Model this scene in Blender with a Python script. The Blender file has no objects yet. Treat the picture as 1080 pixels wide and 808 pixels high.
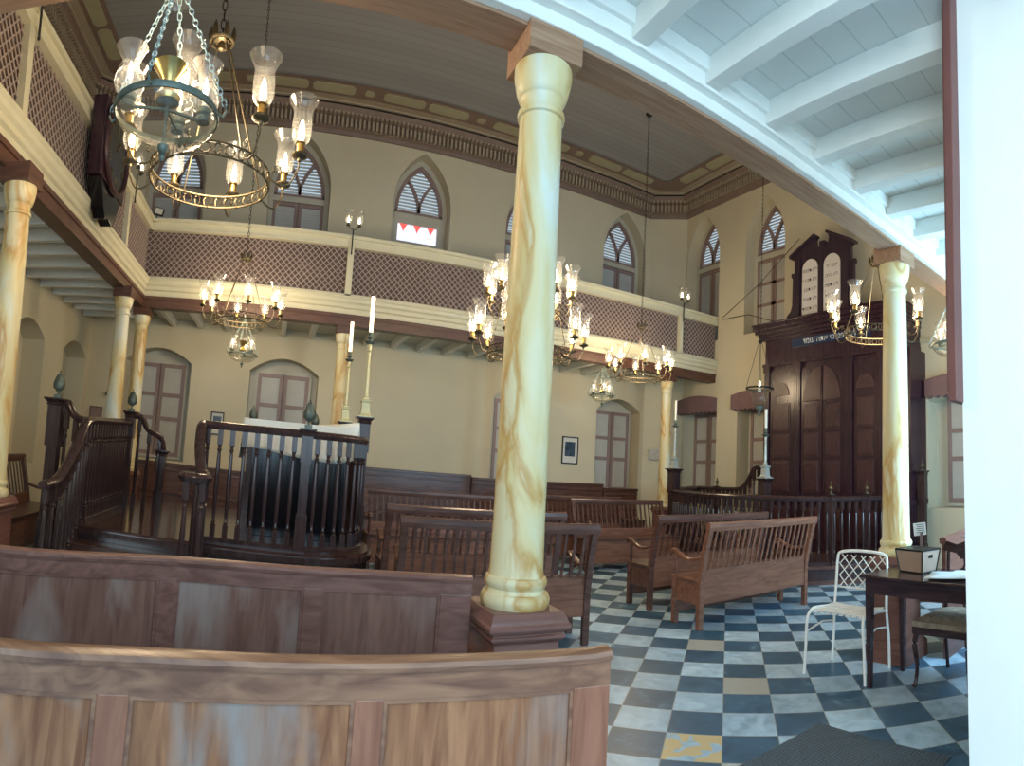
import bpy, math, random
from mathutils import Matrix, Vector
random.seed(7)
PI = math.pi
sin, cos = math.sin, math.cos
COL = bpy.context.scene.collection

# ------------------------------------------------------------------ mesh helper
class MB:
    def __init__(s): s.v = []; s.f = []; s.s = []
    def add(s, vs, fs, smooth=False, M=None):
        o = len(s.v)
        s.v += [tuple(M @ Vector(p)) for p in vs] if M is not None else [tuple(p) for p in vs]
        s.f += [tuple(i + o for i in f) for f in fs]; s.s += [smooth] * len(fs)
        return s
    def box(s, x0, x1, y0, y1, z0, z1, M=None):
        vs = [(x0,y0,z0),(x1,y0,z0),(x1,y1,z0),(x0,y1,z0),(x0,y0,z1),(x1,y0,z1),(x1,y1,z1),(x0,y1,z1)]
        return s.add(vs, [(0,3,2,1),(4,5,6,7),(0,1,5,4),(1,2,6,5),(2,3,7,6),(3,0,4,7)], False, M)
    def bar(s, a, b, w, h, up=(0,0,1)):
        a = Vector(a); b = Vector(b); d = (b-a); L = d.length; d.normalize(); u = Vector(up)
        if abs(d.dot(u)) > .99: u = Vector((0,1,0))
        sd = d.cross(u).normalized(); u = sd.cross(d)
        M = Matrix((( sd.x,d.x,u.x,a.x),(sd.y,d.y,u.y,a.y),(sd.z,d.z,u.z,a.z),(0,0,0,1)))
        return s.box(-w/2, w/2, 0, L, -h/2, h/2, M)
    def sweep(s, pts, prof, closed=False, up=(0,0,1), smooth=False, scales=None):
        """prof: 2D outline (side, up) swept along pts"""
        P = [Vector(p) for p in pts]; n = len(P); m = len(prof); vs = []; up = Vector(up)
        for i, p in enumerate(P):
            a = P[i-1] if (i > 0 or closed) else P[i]; b = P[(i+1) % n] if (i < n-1 or closed) else P[i]
            t = (b-a).normalized(); sd = t.cross(up)
            if sd.length < 1e-4: sd = t.cross(Vector((0,1,0)))
            sd.normalize(); u = sd.cross(t)
            k = scales[i] if scales else 1
            for (q, r) in prof: vs.append(p + sd*q*k + u*r*k)
        fs = []
        for i in range(n if closed else n-1):
            j = (i+1) % n
            for k in range(m):
                l = (k+1) % m; fs.append((i*m+k, i*m+l, j*m+l, j*m+k))
        if not closed: fs += [tuple(range(m))[::-1], tuple(range((n-1)*m, n*m))]
        return s.add(vs, fs, smooth)
    def tube(s, pts, r, n=8, closed=False):
        rr = r if isinstance(r, (list, tuple)) else None
        R = 1 if rr else r
        return s.sweep(pts, [(cos(2*PI*k/n)*R, sin(2*PI*k/n)*R) for k in range(n)], closed, smooth=True, scales=rr)
    def lathe(s, prof, n=16, c=(0,0,0), M=None, sq=False, cap=True):
        vs = []; fs = []; m = len(prof)
        for k in range(n):
            a = 2*PI*(k+.5)/n; q = 1/cos(PI/4) if sq else 1
            for (r, z) in prof: vs.append((c[0]+r*q*cos(a), c[1]+r*q*sin(a), c[2]+z))
        for k in range(n):
            l = (k+1) % n
            for i in range(m-1):
                fs.append((k*m+i, l*m+i, l*m+i+1, k*m+i+1))
        if prof[0] == prof[-1]: cap = False
        if cap and prof[0][0] > 1e-5: fs.append(tuple(k*m for k in range(n))[::-1])
        if cap and prof[-1][0] > 1e-5: fs.append(tuple(k*m+m-1 for k in range(n)))
        return s.add(vs, fs, not sq, M)
    def ring(s, c, R, r, n=24, m=6, M=None):
        vs = []; fs = []
        for i in range(n):
            a = 2*PI*i/n
            for k in range(m):
                b = 2*PI*k/m; q = R + r*cos(b)
                vs.append((c[0]+q*cos(a), c[1]+q*sin(a), c[2]+r*sin(b)))
        for i in range(n):
            j = (i+1) % n
            for k in range(m):
                l = (k+1) % m; fs.append((i*m+k, j*m+k, j*m+l, i*m+l))
        return s.add(vs, fs, True, M)
    def prism(s, poly, fn, w0, w1):
        """poly 2D (u,v); fn(u,v,w)->xyz"""
        n = len(poly)
        vs = [fn(u, v, w0) for u, v in poly] + [fn(u, v, w1) for u, v in poly]
        fs = [tuple(range(n)), tuple(range(n, 2*n))[::-1]] + [(i, i+n, (i+1) % n + n, (i+1) % n) for i in range(n)]
        return s.add(vs, fs)
    def build(s, name, mat, parent=None, loc=(0,0,0), bevel=0, label=None):
        me = bpy.data.meshes.new(name); me.from_pydata(s.v, [], s.f); me.validate()
        import bmesh
        b = bmesh.new(); b.from_mesh(me)
        bmesh.ops.remove_doubles(b, verts=b.verts, dist=1e-6)
        bmesh.ops.recalc_face_normals(b, faces=b.faces); b.to_mesh(me); b.free()
        if any(s.s):
            me.shade_smooth(); me.set_sharp_from_angle(angle=math.radians(38))
        me.materials.append(mat)
        o = bpy.data.objects.new(name, me); COL.objects.link(o); o.location = loc
        if parent: o.parent = parent
        if bevel:
            m = o.modifiers.new('bevel', 'BEVEL'); m.width = bevel; m.segments = 2; m.limit_method = 'ANGLE'; m.angle_limit = math.radians(50)
        if label: o['label'] = label
        return o

def empty(name, label, cat, loc=(0,0,0), rz=0, group=None):
    o = bpy.data.objects.new(name, None); COL.objects.link(o); o.empty_display_size = .1
    o.location = loc; o.rotation_euler = (0, 0, rz); o['label'] = label; o['category'] = cat
    if group: o['group'] = group
    return o
def tag(o, label, cat, group=None):
    o['label'] = label; o['category'] = cat
    if group: o['group'] = group
    return o
def struct(o): o['kind'] = 'structure'; return o
def dup(root, loc, rz=0, label=None, group=None):
    r = root.copy(); COL.objects.link(r); r.location = loc; r.rotation_euler = (0, 0, rz)
    if label: r['label'] = label
    if group: r['group'] = group
    for ch in list(root.children):
        c = ch.copy(); COL.objects.link(c); c.parent = r
        for g in list(ch.children):
            d = g.copy(); COL.objects.link(d); d.parent = c
    return r
def child_copy(o, parent, loc=None, rz=None):
    c = o.copy(); COL.objects.link(c); c.parent = parent
    if loc is not None: c.location = loc
    if rz is not None: c.rotation_euler = (0, 0, rz)
    for g in list(o.children):
        d = g.copy(); COL.objects.link(d); d.parent = c
    return c

# ------------------------------------------------------------------ materials
def newmat(name):
    m = bpy.data.materials.new(name); m.use_nodes = True
    nt = m.node_tree; return m, nt, nt.nodes, nt.links, nt.nodes['Principled BSDF']
def ramp(N, stops):
    r = N.new('ShaderNodeValToRGB'); e = r.color_ramp.elements
    while len(e) < len(stops): e.new(.5)
    for i, (p, c) in enumerate(stops): e[i].position = p; e[i].color = (*c, 1)
    return r
def plain(name, col, rough=.5, metal=0, var=.08, scale=6, bump=0, coord='Object', spec=.5):
    m, nt, N, L, B = newmat(name)
    tc = N.new('ShaderNodeTexCoord'); no = N.new('ShaderNodeTexNoise'); no.inputs['Scale'].default_value = scale; no.inputs['Detail'].default_value = 6
    L.new(tc.outputs[coord], no.inputs['Vector'])
    r = ramp(N, [(.3, tuple(c*(1-var) for c in col)), (.7, tuple(min(1, c*(1+var)) for c in col))])
    L.new(no.outputs['Fac'], r.inputs['Fac']); L.new(r.outputs['Color'], B.inputs['Base Color'])
    B.inputs['Roughness'].default_value = rough; B.inputs['Metallic'].default_value = metal; B.inputs['Specular IOR Level'].default_value = spec
    if bump:
        b = N.new('ShaderNodeBump'); b.inputs['Strength'].default_value = bump; b.inputs['Distance'].default_value = .01
        L.new(no.outputs['Fac'], b.inputs['Height']); L.new(b.outputs['Normal'], B.inputs['Normal'])
    return m
def wood(name, c1, c2, grain=(1, 9, 9), rough=.35, scale=2.5, worn=None, wscale=1.6, wl=(.5, .62), spec=.5):
    """long grain along the axis with the small grain factor; worn = third colour in patches"""
    m, nt, N, L, B = newmat(name)
    tc = N.new('ShaderNodeTexCoord'); mp = N.new('ShaderNodeMapping'); mp.inputs['Scale'].default_value = grain
    L.new(tc.outputs['Object'], mp.inputs['Vector'])
    no = N.new('ShaderNodeTexNoise'); no.inputs['Scale'].default_value = scale; no.inputs['Detail'].default_value = 8; no.inputs['Distortion'].default_value = 1.2
    L.new(mp.outputs['Vector'], no.inputs['Vector'])
    r = ramp(N, [(.32, c1), (.68, c2)]); L.new(no.outputs['Fac'], r.inputs['Fac'])
    out = r.outputs['Color']
    if worn:
        n2 = N.new('ShaderNodeTexNoise'); n2.inputs['Scale'].default_value = wscale; n2.inputs['Detail'].default_value = 5; n2.inputs['Distortion'].default_value = .6
        mq = N.new('ShaderNodeMapping'); mq.inputs['Scale'].default_value = (1.6, 1.6, .55); L.new(tc.outputs['Object'], mq.inputs['Vector']); L.new(mq.outputs[0], n2.inputs['Vector'])
        r2 = ramp(N, [(wl[0], (0,0,0)), (wl[1], (1,1,1))]); L.new(n2.outputs['Fac'], r2.inputs['Fac'])
        mx = N.new('ShaderNodeMix'); mx.data_type = 'RGBA'; L.new(r2.outputs['Color'], mx.inputs['Factor'])
        L.new(out, mx.inputs['A']); mx.inputs['B'].default_value = (*worn, 1); out = mx.outputs['Result']
    L.new(out, B.inputs['Base Color'])
    b = N.new('ShaderNodeBump'); b.inputs['Strength'].default_value = .12; b.inputs['Distance'].default_value = .004
    L.new(no.outputs['Fac'], b.inputs['Height']); L.new(b.outputs['Normal'], B.inputs['Normal'])
    B.inputs['Roughness'].default_value = rough; B.inputs['Specular IOR Level'].default_value = spec
    return m
def boards(name, col, dark, pitch, axis, rough=.6, var=.06, line=.05, coord='Object'):
    """boards with thin joints; axis = coordinate index across the boards"""
    m, nt, N, L, B = newmat(name)
    tc = N.new('ShaderNodeTexCoord'); sp = N.new('ShaderNodeSeparateXYZ'); L.new(tc.outputs[coord], sp.inputs[0])
    dv = N.new('ShaderNodeMath'); dv.operation = 'DIVIDE'; L.new(sp.outputs[axis], dv.inputs[0]); dv.inputs[1].default_value = pitch
    fr = N.new('ShaderNodeMath'); fr.operation = 'FRACT'; L.new(dv.outputs[0], fr.inputs[0])
    lt = N.new('ShaderNodeMath'); lt.operation = 'LESS_THAN'; L.new(fr.outputs[0], lt.inputs[0]); lt.inputs[1].default_value = line
    fl = N.new('ShaderNodeMath'); fl.operation = 'FLOOR'; L.new(dv.outputs[0], fl.inputs[0])
    wn = N.new('ShaderNodeTexWhiteNoise'); wn.noise_dimensions = '1D'; L.new(fl.outputs[0], wn.inputs['W'])
    r = ramp(N, [(0, tuple(c*(1-var) for c in col)), (1, tuple(min(1, c*(1+var)) for c in col))]); L.new(wn.outputs['Value'], r.inputs['Fac'])
    mx = N.new('ShaderNodeMix'); mx.data_type = 'RGBA'; L.new(lt.outputs[0], mx.inputs['Factor'])
    L.new(r.outputs['Color'], mx.inputs['A']); mx.inputs['B'].default_value = (*dark, 1)
    L.new(mx.outputs['Result'], B.inputs['Base Color']); B.inputs['Roughness'].default_value = rough
    return m
def glassy(name, tint=(1,1,1), base=.06, rough=.05, haze=0):
    """thin clear glass: mostly transparent, glossy towards grazing angles"""
    m, nt, N, L, B = newmat(name); N.remove(B)
    out = N['Material Output']; t = N.new('ShaderNodeBsdfTransparent'); t.inputs['Color'].default_value = (*tint, 1)
    g = N.new('ShaderNodeBsdfGlossy'); g.inputs['Roughness'].default_value = rough
    lw = N.new('ShaderNodeLayerWeight'); lw.inputs['Blend'].default_value = .35
    no = N.new('ShaderNodeTexNoise'); no.inputs['Scale'].default_value = 9
    mu = N.new('ShaderNodeMath'); mu.operation = 'MULTIPLY_ADD'; L.new(lw.outputs['Facing'], mu.inputs[0]); mu.inputs[1].default_value = .42; mu.inputs[2].default_value = base
    ms = N.new('ShaderNodeMixShader'); L.new(mu.outputs[0], ms.inputs[0]); L.new(t.outputs[0], ms.inputs[1]); L.new(g.outputs[0], ms.inputs[2])
    d1 = N.new('ShaderNodeBsdfTranslucent'); d2 = N.new('ShaderNodeBsdfDiffuse'); d3 = N.new('ShaderNodeMixShader'); L.new(d1.outputs[0], d3.inputs[1]); L.new(d2.outputs[0], d3.inputs[2])
    m2 = N.new('ShaderNodeMixShader'); m2.inputs[0].default_value = haze; L.new(ms.outputs[0], m2.inputs[1]); L.new(d3.outputs[0], m2.inputs[2])
    L.new(m2.outputs[0], out.inputs['Surface']); return m
def emit(name, col, st):
    m, nt, N, L, B = newmat(name)
    B.inputs['Base Color'].default_value = (*col, 1); B.inputs['Emission Color'].default_value = (*col, 1); B.inputs['Emission Strength'].default_value = st
    return m

M = {}
M['wall'] = plain('wall_plaster', (.50, .455, .32), .8, var=.05, scale=1.3, bump=.05)
M['wall_low'] = plain('wall_plaster_lower', (.60, .54, .39), .8, var=.04, scale=1.1, bump=.05)
M['white'] = plain('white_paint', (.80, .82, .78), .45, var=.02)
M['cream'] = plain('cream_paint', (.62, .59, .43), .45, var=.03)
M['sash'] = plain('pale_sash_paint', (.50, .48, .40), .5, var=.03)
M['mauve'] = plain('mauve_paint', (.27, .19, .175), .5, var=.06)
M['maroon'] = plain('maroon_pelmet_paint', (.19, .11, .115), .5, var=.08)
M['panel'] = plain('pale_panel_paint', (.47, .46, .42), .5, var=.04)
M['louvre'] = plain('louvre_paint', (.62, .63, .62), .5, var=.04)
M['lat'] = plain('lattice_strip_paint', (.40, .32, .29), .6, var=.05)
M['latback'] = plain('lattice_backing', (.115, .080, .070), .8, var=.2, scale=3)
M['ceil'] = boards('grey_ceiling_boards', (.27, .27, .275), (.17, .17, .17), .16, 1)
M['cornice'] = plain('brown_cornice_paint', (.20, .14, .11), .6, var=.08)
M['cornice_l'] = plain('dentil_paint', (.36, .30, .22), .6, var=.05)
M['border'] = plain('beige_border_paint', (.36, .335, .22), .7, var=.04)
M['gap'] = plain('dark_shadow_gap', (.01, .01, .012), .9)
M['gceil'] = boards('white_gallery_boards', (.76, .79, .76), (.60, .63, .61), .19, 1, rough=.5, var=.02)
M['gceil_w'] = boards('pale_gallery_boards', (.55, .53, .45), (.42, .41, .36), .19, 1, rough=.6, var=.03)
M['joist'] = plain('joist_paint', (.74, .73, .66), .5, var=.03)
M['tanbeam'] = wood('tan_beam_wood', (.29, .165, .10), (.39, .24, .155), (1, 12, 12), .7, spec=.12)
M['redbeam'] = wood('red_brown_beam_wood', (.075, .033, .022), (.125, .058, .040), (1, 1, 9), .4)
M['bench'] = wood('bench_mahogany', (.062, .028, .022), (.145, .068, .052), (1, 8, 8), .3)
M['bench_l'] = wood('bench_light_mahogany', (.14, .058, .036), (.27, .12, .075), (1, 8, 8), .32)
M['dark'] = wood('dark_stained_wood', (.028, .015, .016), (.060, .034, .034), (8, 8, 1), .22)
M['ark'] = wood('ark_mahogany', (.020, .008, .015), (.046, .018, .028), (8, 8, 1), .25)
M['ark2'] = wood('ark_burr_panel', (.026, .010, .014), (.070, .025, .030), (5, 5, 2), .36, scale=3)
M['tabwood'] = wood('ark_tablet_frame_wood', (.028, .016, .026), (.055, .03, .045), (8, 8, 1), .35)
M['ped'] = wood('pedestal_mahogany', (.13, .055, .04), (.22, .10, .078), (1, 1, 9), .3)
M['pew'] = wood('pew_worn_wood', (.18, .070, .034), (.37, .172, .085), (9, 9, 1), .4, worn=(.27, .215, .19), wscale=3.6, wl=(.52, .70), spec=.3)
M['pewrail'] = wood('pew_rail_wood', (.14, .060, .036), (.30, .15, .085), (1.2, 9, 9), .32)
M['pewstile'] = wood('pew_stile_wood', (.20, .075, .04), (.31, .13, .075), (9, 9, 1), .32)
M['pew2'] = wood('second_pew_wood', (.15, .070, .052), (.24, .125, .095), (9, 9, 1), .33, worn=(.32, .24, .21), wscale=3.0, wl=(.52, .72))
M['pewrail2'] = wood('second_pew_rail_wood', (.14, .065, .05), (.25, .125, .10), (1.2, 9, 9), .3)
M['brass'] = plain('brass', (.50, .36, .14), .3, 1, var=.15, scale=20)
M['bronze'] = plain('aged_bronze', (.13, .105, .065), .45, .8, var=.25, scale=25)
M['chainb'] = plain('pale_verdigris_chain', (.38, .52, .54), .5, .2, var=.2, scale=30)
M['verdi'] = plain('verdigris_metal', (.12, .15, .13), .5, .4, var=.25, scale=30)
M['iron'] = plain('dark_iron', (.03, .03, .03), .5, .6)
M['batten'] = plain('red_brown_batten_paint', (.14, .05, .042), .5)
M['black'] = plain('black_lacquer', (.008, .007, .010), .15, var=.2)
M['glass'] = glassy('clear_glass', base=.05, haze=.09)
M['smoke'] = glassy('bowl_glass', (.93, .92, .86), .05, .12, .035)
M['flame'] = emit('glowing_bulb', (1, .80, .50), 30)
M['candle'] = emit('lit_candle_tube', (1, .78, .50), 2.2)
M['wax'] = plain('white_wax', (.8, .78, .70), .4, var=.03)
M['cloth'] = plain('white_cloth', (.80, .80, .74), .8, var=.03, scale=3)
M['text'] = plain('black_lettering', (.02, .02, .02), .6)
M['textw'] = plain('white_lettering', (.75, .78, .80), .5)
M['tablet'] = plain('tablet_white', (.70, .66, .62), .5, var=.03)
M['navy'] = plain('navy_text_board', (.010, .025, .07), .3)
M['wchair'] = plain('white_enamel_metal', (.82, .82, .78), .35, var=.03)
M['tblwood'] = wood('table_dark_wood', (.022, .013, .018), (.05, .026, .032), (8, 1, 8), .18)
M['floral'] = plain('floral_upholstery', (.26, .22, .17), .9, var=.3, scale=22)
M['paper'] = plain('pale_paper', (.62, .72, .78), .7, var=.05, scale=14)
M['boxtan'] = plain('tan_leather', (.36, .26, .20), .6, var=.06, scale=30)
M['sky'] = emit('daylight_sky', (.80, .84, 1), .62)
M['red'] = emit('sunlit_red_glass', (1, .12, .10), .62)
M['photo'] = plain('picture_print', (.035, .06, .09), .3, var=.9, scale=9)
M['mount'] = plain('picture_mount', (.62, .60, .55), .7, var=.02)
M['plaque'] = plain('grey_stone_plaque', (.42, .41, .36), .6, var=.2, scale=18)

def marble():
    m, nt, N, L, B = newmat('yellow_marbled_paint')
    tc = N.new('ShaderNodeTexCoord'); mp = N.new('ShaderNodeMapping'); mp.inputs['Scale'].default_value = (1.2, 1.2, .34); mp.inputs['Rotation'].default_value = (.18, .12, .2)
    L.new(tc.outputs['Object'], mp.inputs['Vector'])
    oi = N.new('ShaderNodeObjectInfo'); ad = N.new('ShaderNodeVectorMath'); ad.operation = 'ADD'; L.new(mp.outputs[0], ad.inputs[0])
    cb = N.new('ShaderNodeCombineXYZ'); ml = N.new('ShaderNodeMath'); ml.operation = 'MULTIPLY'; ml.inputs[1].default_value = 37; L.new(oi.outputs['Random'], ml.inputs[0]); L.new(ml.outputs[0], cb.inputs[0]); L.new(cb.outputs[0], ad.inputs[1])
    n1 = N.new('ShaderNodeTexNoise'); n1.inputs['Scale'].default_value = 3.1; n1.inputs['Detail'].default_value = 7; n1.inputs['Distortion'].default_value = .7
    L.new(ad.outputs[0], n1.inputs['Vector'])
    r = ramp(N, [(.32, (.66, .68, .59)), (.43, (.66, .60, .39)), (.53, (.64, .52, .26)), (.59, (.50, .29, .09)), (.64, (.66, .58, .36))])
    L.new(n1.outputs['Fac'], r.inputs['Fac']); L.new(r.outputs['Color'], B.inputs['Base Color'])
    B.inputs['Roughness'].default_value = .42
    return m
M['marble'] = marble()

def floor_mat():
    m, nt, N, L, B = newmat('checkered_marble_floor')
    P = .334; s = 2**-.5
    ge = N.new('ShaderNodeNewGeometry'); sp = N.new('ShaderNodeSeparateXYZ'); L.new(ge.outputs['Position'], sp.inputs[0])
    def math_(op, a, b=None, c=None):
        n = N.new('ShaderNodeMath'); n.operation = op
        for i, x in enumerate((a, b, c)):
            if x is None: continue
            if isinstance(x, (int, float)): n.inputs[i].default_value = x
            else: L.new(x, n.inputs[i])
        return n.outputs[0]
    X, Y = sp.outputs[0], sp.outputs[1]
    d = math_('DIVIDE', math_('SUBTRACT', math_('MULTIPLY', math_('ADD', X, Y), s), 3.967), P)
    e = math_('DIVIDE', math_('MULTIPLY', math_('SUBTRACT', X, Y), s), P)
    fd, fe = math_('FLOOR', d), math_('FLOOR', e)
    par = math_('FRACT', math_('MULTIPLY', math_('ADD', fd, fe), .5))     # 0 -> dark, .5 -> pale
    par = math_('GREATER_THAN', par, .25)
    cb = N.new('ShaderNodeCombineXYZ'); L.new(fd, cb.inputs[0]); L.new(fe, cb.inputs[1])
    wn = N.new('ShaderNodeTexWhiteNoise'); wn.noise_dimensions = '2D'; L.new(cb.outputs[0], wn.inputs['Vector'])
    n1 = N.new('ShaderNodeTexNoise'); n1.noise_dimensions = '4D'; n1.inputs['Scale'].default_value = 5; n1.inputs['Detail'].default_value = 8; n1.inputs['Distortion'].default_value = 1.5
    L.new(ge.outputs['Position'], n1.inputs['Vector']); L.new(math_('MULTIPLY', wn.outputs['Value'], 50.0), n1.inputs['W'])
    rp = ramp(N, [(.3, (.27, .42, .55)), (.5, (.40, .58, .74)), (.66, (.52, .70, .84))]); rd = ramp(N, [(.3, (.028, .085, .15)), (.6, (.06, .15, .25)), (.74, (.17, .32, .45))])  # blue tint of the daylight is put into both marble colours
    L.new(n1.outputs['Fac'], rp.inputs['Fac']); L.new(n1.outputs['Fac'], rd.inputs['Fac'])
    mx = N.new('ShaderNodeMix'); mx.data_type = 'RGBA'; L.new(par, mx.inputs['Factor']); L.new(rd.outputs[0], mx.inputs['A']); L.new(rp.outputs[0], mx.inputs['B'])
    # tile tone variation
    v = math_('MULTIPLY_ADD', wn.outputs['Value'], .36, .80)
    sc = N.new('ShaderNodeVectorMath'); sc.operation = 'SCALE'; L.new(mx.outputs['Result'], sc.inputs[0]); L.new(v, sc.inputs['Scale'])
    # beige replacement tiles
    bg = math_('MULTIPLY', math_('GREATER_THAN', wn.outputs['Value'], .95), par)
    m2 = N.new('ShaderNodeMix'); m2.data_type = 'RGBA'; L.new(bg, m2.inputs['Factor']); L.new(sc.outputs[0], m2.inputs['A']); m2.inputs['B'].default_value = (.42, .44, .42, 1)
    # worn-through tile near the mat
    w1 = math_('MULTIPLY', math_('COMPARE', fd, -2, .1), math_('COMPARE', fe, -1, .1))
    n3 = N.new('ShaderNodeTexNoise'); n3.inputs['Scale'].default_value = 7; L.new(ge.outputs['Position'], n3.inputs['Vector'])
    w1 = math_('MULTIPLY', w1, math_('GREATER_THAN', n3.outputs['Fac'], .44))
    m3 = N.new('ShaderNodeMix'); m3.data_type = 'RGBA'; L.new(w1, m3.inputs['Factor']); L.new(m2.outputs['Result'], m3.inputs['A']); m3.inputs['B'].default_value = (.62, .50, .27, 1)
    # joints
    def edge(x):
        f = math_('FRACT', x); return math_('GREATER_THAN', math_('ABSOLUTE', math_('SUBTRACT', f, .5)), .492)
    j = math_('MAXIMUM', edge(d), edge(e))
    m4 = N.new('ShaderNodeMix'); m4.data_type = 'RGBA'; L.new(j, m4.inputs['Factor']); L.new(m3.outputs['Result'], m4.inputs['A']); m4.inputs['B'].default_value = (.30, .30, .29, 1)
    L.new(m4.outputs['Result'], B.inputs['Base Color'])
    rr = math_('MULTIPLY_ADD', n1.outputs['Fac'], .25, .22); L.new(rr, B.inputs['Roughness'])
    return m
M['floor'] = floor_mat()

def mat_mat():
    m, nt, N, L, B = newmat('woven_mat_rubber')
    tc = N.new('ShaderNodeTexCoord'); ck = N.new('ShaderNodeTexChecker'); ck.inputs['Scale'].default_value = 13; L.new(tc.outputs['Object'], ck.inputs['Vector'])
    w1 = N.new('ShaderNodeTexWave'); w1.bands_direction = 'X'; w1.inputs['Scale'].default_value = 16; L.new(tc.outputs['Object'], w1.inputs['Vector'])
    w2 = N.new('ShaderNodeTexWave'); w2.bands_direction = 'Y'; w2.inputs['Scale'].default_value = 16; L.new(tc.outputs['Object'], w2.inputs['Vector'])
    mx = N.new('ShaderNodeMix'); mx.data_type = 'FLOAT'; L.new(ck.outputs['Fac'], mx.inputs['Factor']); L.new(w1.outputs['Fac'], mx.inputs[2]); L.new(w2.outputs['Fac'], mx.inputs[3])
    r = ramp(N, [(.3, (.035, .06, .085)), (.7, (.08, .12, .155))]); L.new(mx.outputs[0], r.inputs['Fac']); L.new(r.outputs[0], B.inputs['Base Color'])
    b = N.new('ShaderNodeBump'); b.inputs['Strength'].default_value = .5; b.inputs['Distance'].default_value = .01; L.new(mx.outputs[0], b.inputs['Height']); L.new(b.outputs[0], B.inputs['Normal'])
    B.inputs['Roughness'].default_value = .7; return m
M['mat'] = mat_mat()
# ------------------------------------------------------------------ room shell
XL, XLU, XR, YF, YN = -3.78, -4.1, 8.8, 11.0, .95
H1, HC = 3.75, 7.6
fFar = lambda u, z, w: (u, YF + w, z)
fArk = lambda u, z, w: (XR + w, u, z)
fLow = lambda u, z, w: (XL - w, u, z)
fUp = lambda u, z, w: (XLU - w, u, z)
fNear = lambda u, z, w: (u, YN - w, z)

def seg_arch(c, h, zs, rise, n=14):
    return [(c - h + 2*h*i/n, zs + rise*(1 - (2*i/n - 1)**2)) for i in range(n+1)]
def pointed(c, h, zs, rise, n=10):
    # two arcs meeting at an apex
    k = (rise*rise - h*h)/(2*h); R = h + k
    if k < 0: k = 0; R = h
    pts = []
    amax = math.atan2(rise, k) if k > 0 else PI/2
    for i in range(n+1):
        a = amax*i/n; pts.append((c + k - R*cos(a) if True else 0, zs + R*sin(a)))
    sc = rise/(pts[-1][1]-zs)
    pts = [(x, zs+(z-zs)*sc) for x, z in pts]; dx = c - pts[-1][0]
    pts = [(x + dx*(i/n), z) for i, (x, z) in enumerate(pts)]
    return pts + [(2*c - x, z) for x, z in reversed(pts[:-1])]
def wall_rows(mb, fn, u0, u1, rows, T=.45, back=None):
    """rows: list of (z0, z1, openings) ; opening = (c, h, zb, zs, rise, kind)"""
    def bx(a, b, z0, z1, w0=0, w1=T):
        if b - a > 1e-4 and z1 - z0 > 1e-4: mb.prism([(a, z0), (b, z0), (b, z1), (a, z1)], fn, w0, w1)
    for z0, z1, ops in rows:
        cur = u0
        for (c, h, zb, zs, rise, kind) in sorted(ops):
            bx(cur, c-h, z0, z1); bx(c-h, c+h, z0, zb)
            arch = seg_arch(c, h, zs, rise) if kind == 's' else pointed(c, h, zs, rise)
            mb.prism([(c-h, z1)] + arch + [(c+h, z1)], fn, 0, T)
            cur = c+h
        bx(cur, u1, z0, z1)
CX = [-2.35, .1, 2.55, 4.98, 7.42]
HW = {7.42: .60}
LOWF = [(c, HW.get(c, .66), .95, 2.70, .25, 's') for c in CX if c != 2.55]
UPF = [(c, .60, 4.2, 6.05, 1.02, 'p') for c in CX]
LOWA = [(9.76, .56, .95, 2.75, .2, 's'), (7.95, .62, .95, 2.75, .2, 's'), (3.42, .74, .95, 2.60, .15, 's')]
UPA = [(9.78, .56, 4.2, 6.05, 1.0, 'p'), (7.86, .56, 4.2, 5.9, 1.0, 'p')]
mb = MB(); wall_rows(mb, fFar, -4.1, 8.13, [(0, H1, LOWF), (H1, HC+.1, UPF)])
struct(mb.build('wall_far', M['wall_low']))
mb = MB(); wall_rows(mb, fArk, YN, 10.38, [(0, H1, LOWA), (H1, HC+.1, UPA)])
struct(mb.build('wall_ark', M['wall_low']))
mb = MB(); wall_rows(mb, fLow, YN, YF, [(0, H1, [(8.1, .6, .75, 2.62, .22, 's'), (10.2, .62, .75, 2.62, .22, 's')])], T=.6)
struct(mb.build('wall_left', M['wall_low']))
mb = MB(); wall_rows(mb, fUp, YN, 10.36, [(H1, HC+.1, [(c, .6, 4.2, 6.05, 1.02, 'p') for c in (5.9, 8.4)])], T=.28)
struct(mb.build('wall_left_upper', M['wall']))
# chamfered corners
for nm, a, b, z0 in (('wall_corner_right', (8.13, YF), (XR, 10.38), 0), ('wall_corner_left', (XLU, 10.36), (-3.42, YF), H1)):
    mb = MB(); d = (Vector(b)-Vector(a)).normalized(); n = Vector((-d.y, d.x))
    p = [a, b, (b[0]+n.x*.4, b[1]+n.y*.4), (a[0]+n.x*.4, a[1]+n.y*.4)]
    mb.prism(p, lambda u, v, w: (u, v, w), z0, HC+.1); struct(mb.build(nm, M['wall_low'] if z0 == 0 else M['wall']))
# near wall: wide doorway with the camera in it, windows to the right, upper windows (all out of frame but the jamb)
DX0, DX1 = -1.0, 2.38
mb = MB()
wall_rows(mb, fNear, XLU, DX0, [(0, 3.54, [(-2.6, .6, .95, 2.7, .25, 's')])], T=.75)
wall_rows(mb, fNear, DX1, XR+.4, [(0, 3.54, [(c, .65, .95, 2.7, .25, 's') for c in (4.98, 7.42)])], T=.75)
wall_rows(mb, fNear, XLU, XR+.4, [(3.54, 4.0, []), (4.0, HC+.1, [(c, .6, 4.2, 6.05, 1.02, 'p') for c in CX])], T=.75)
struct(mb.build('wall_near', M['white']))
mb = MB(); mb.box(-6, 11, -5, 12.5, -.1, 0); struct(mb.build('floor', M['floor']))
mb = MB(); mb.box(XLU-.3, XR+.5, .2, YF+.5, HC, HC+.15); struct(mb.build('ceiling', M['ceil']))

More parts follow.
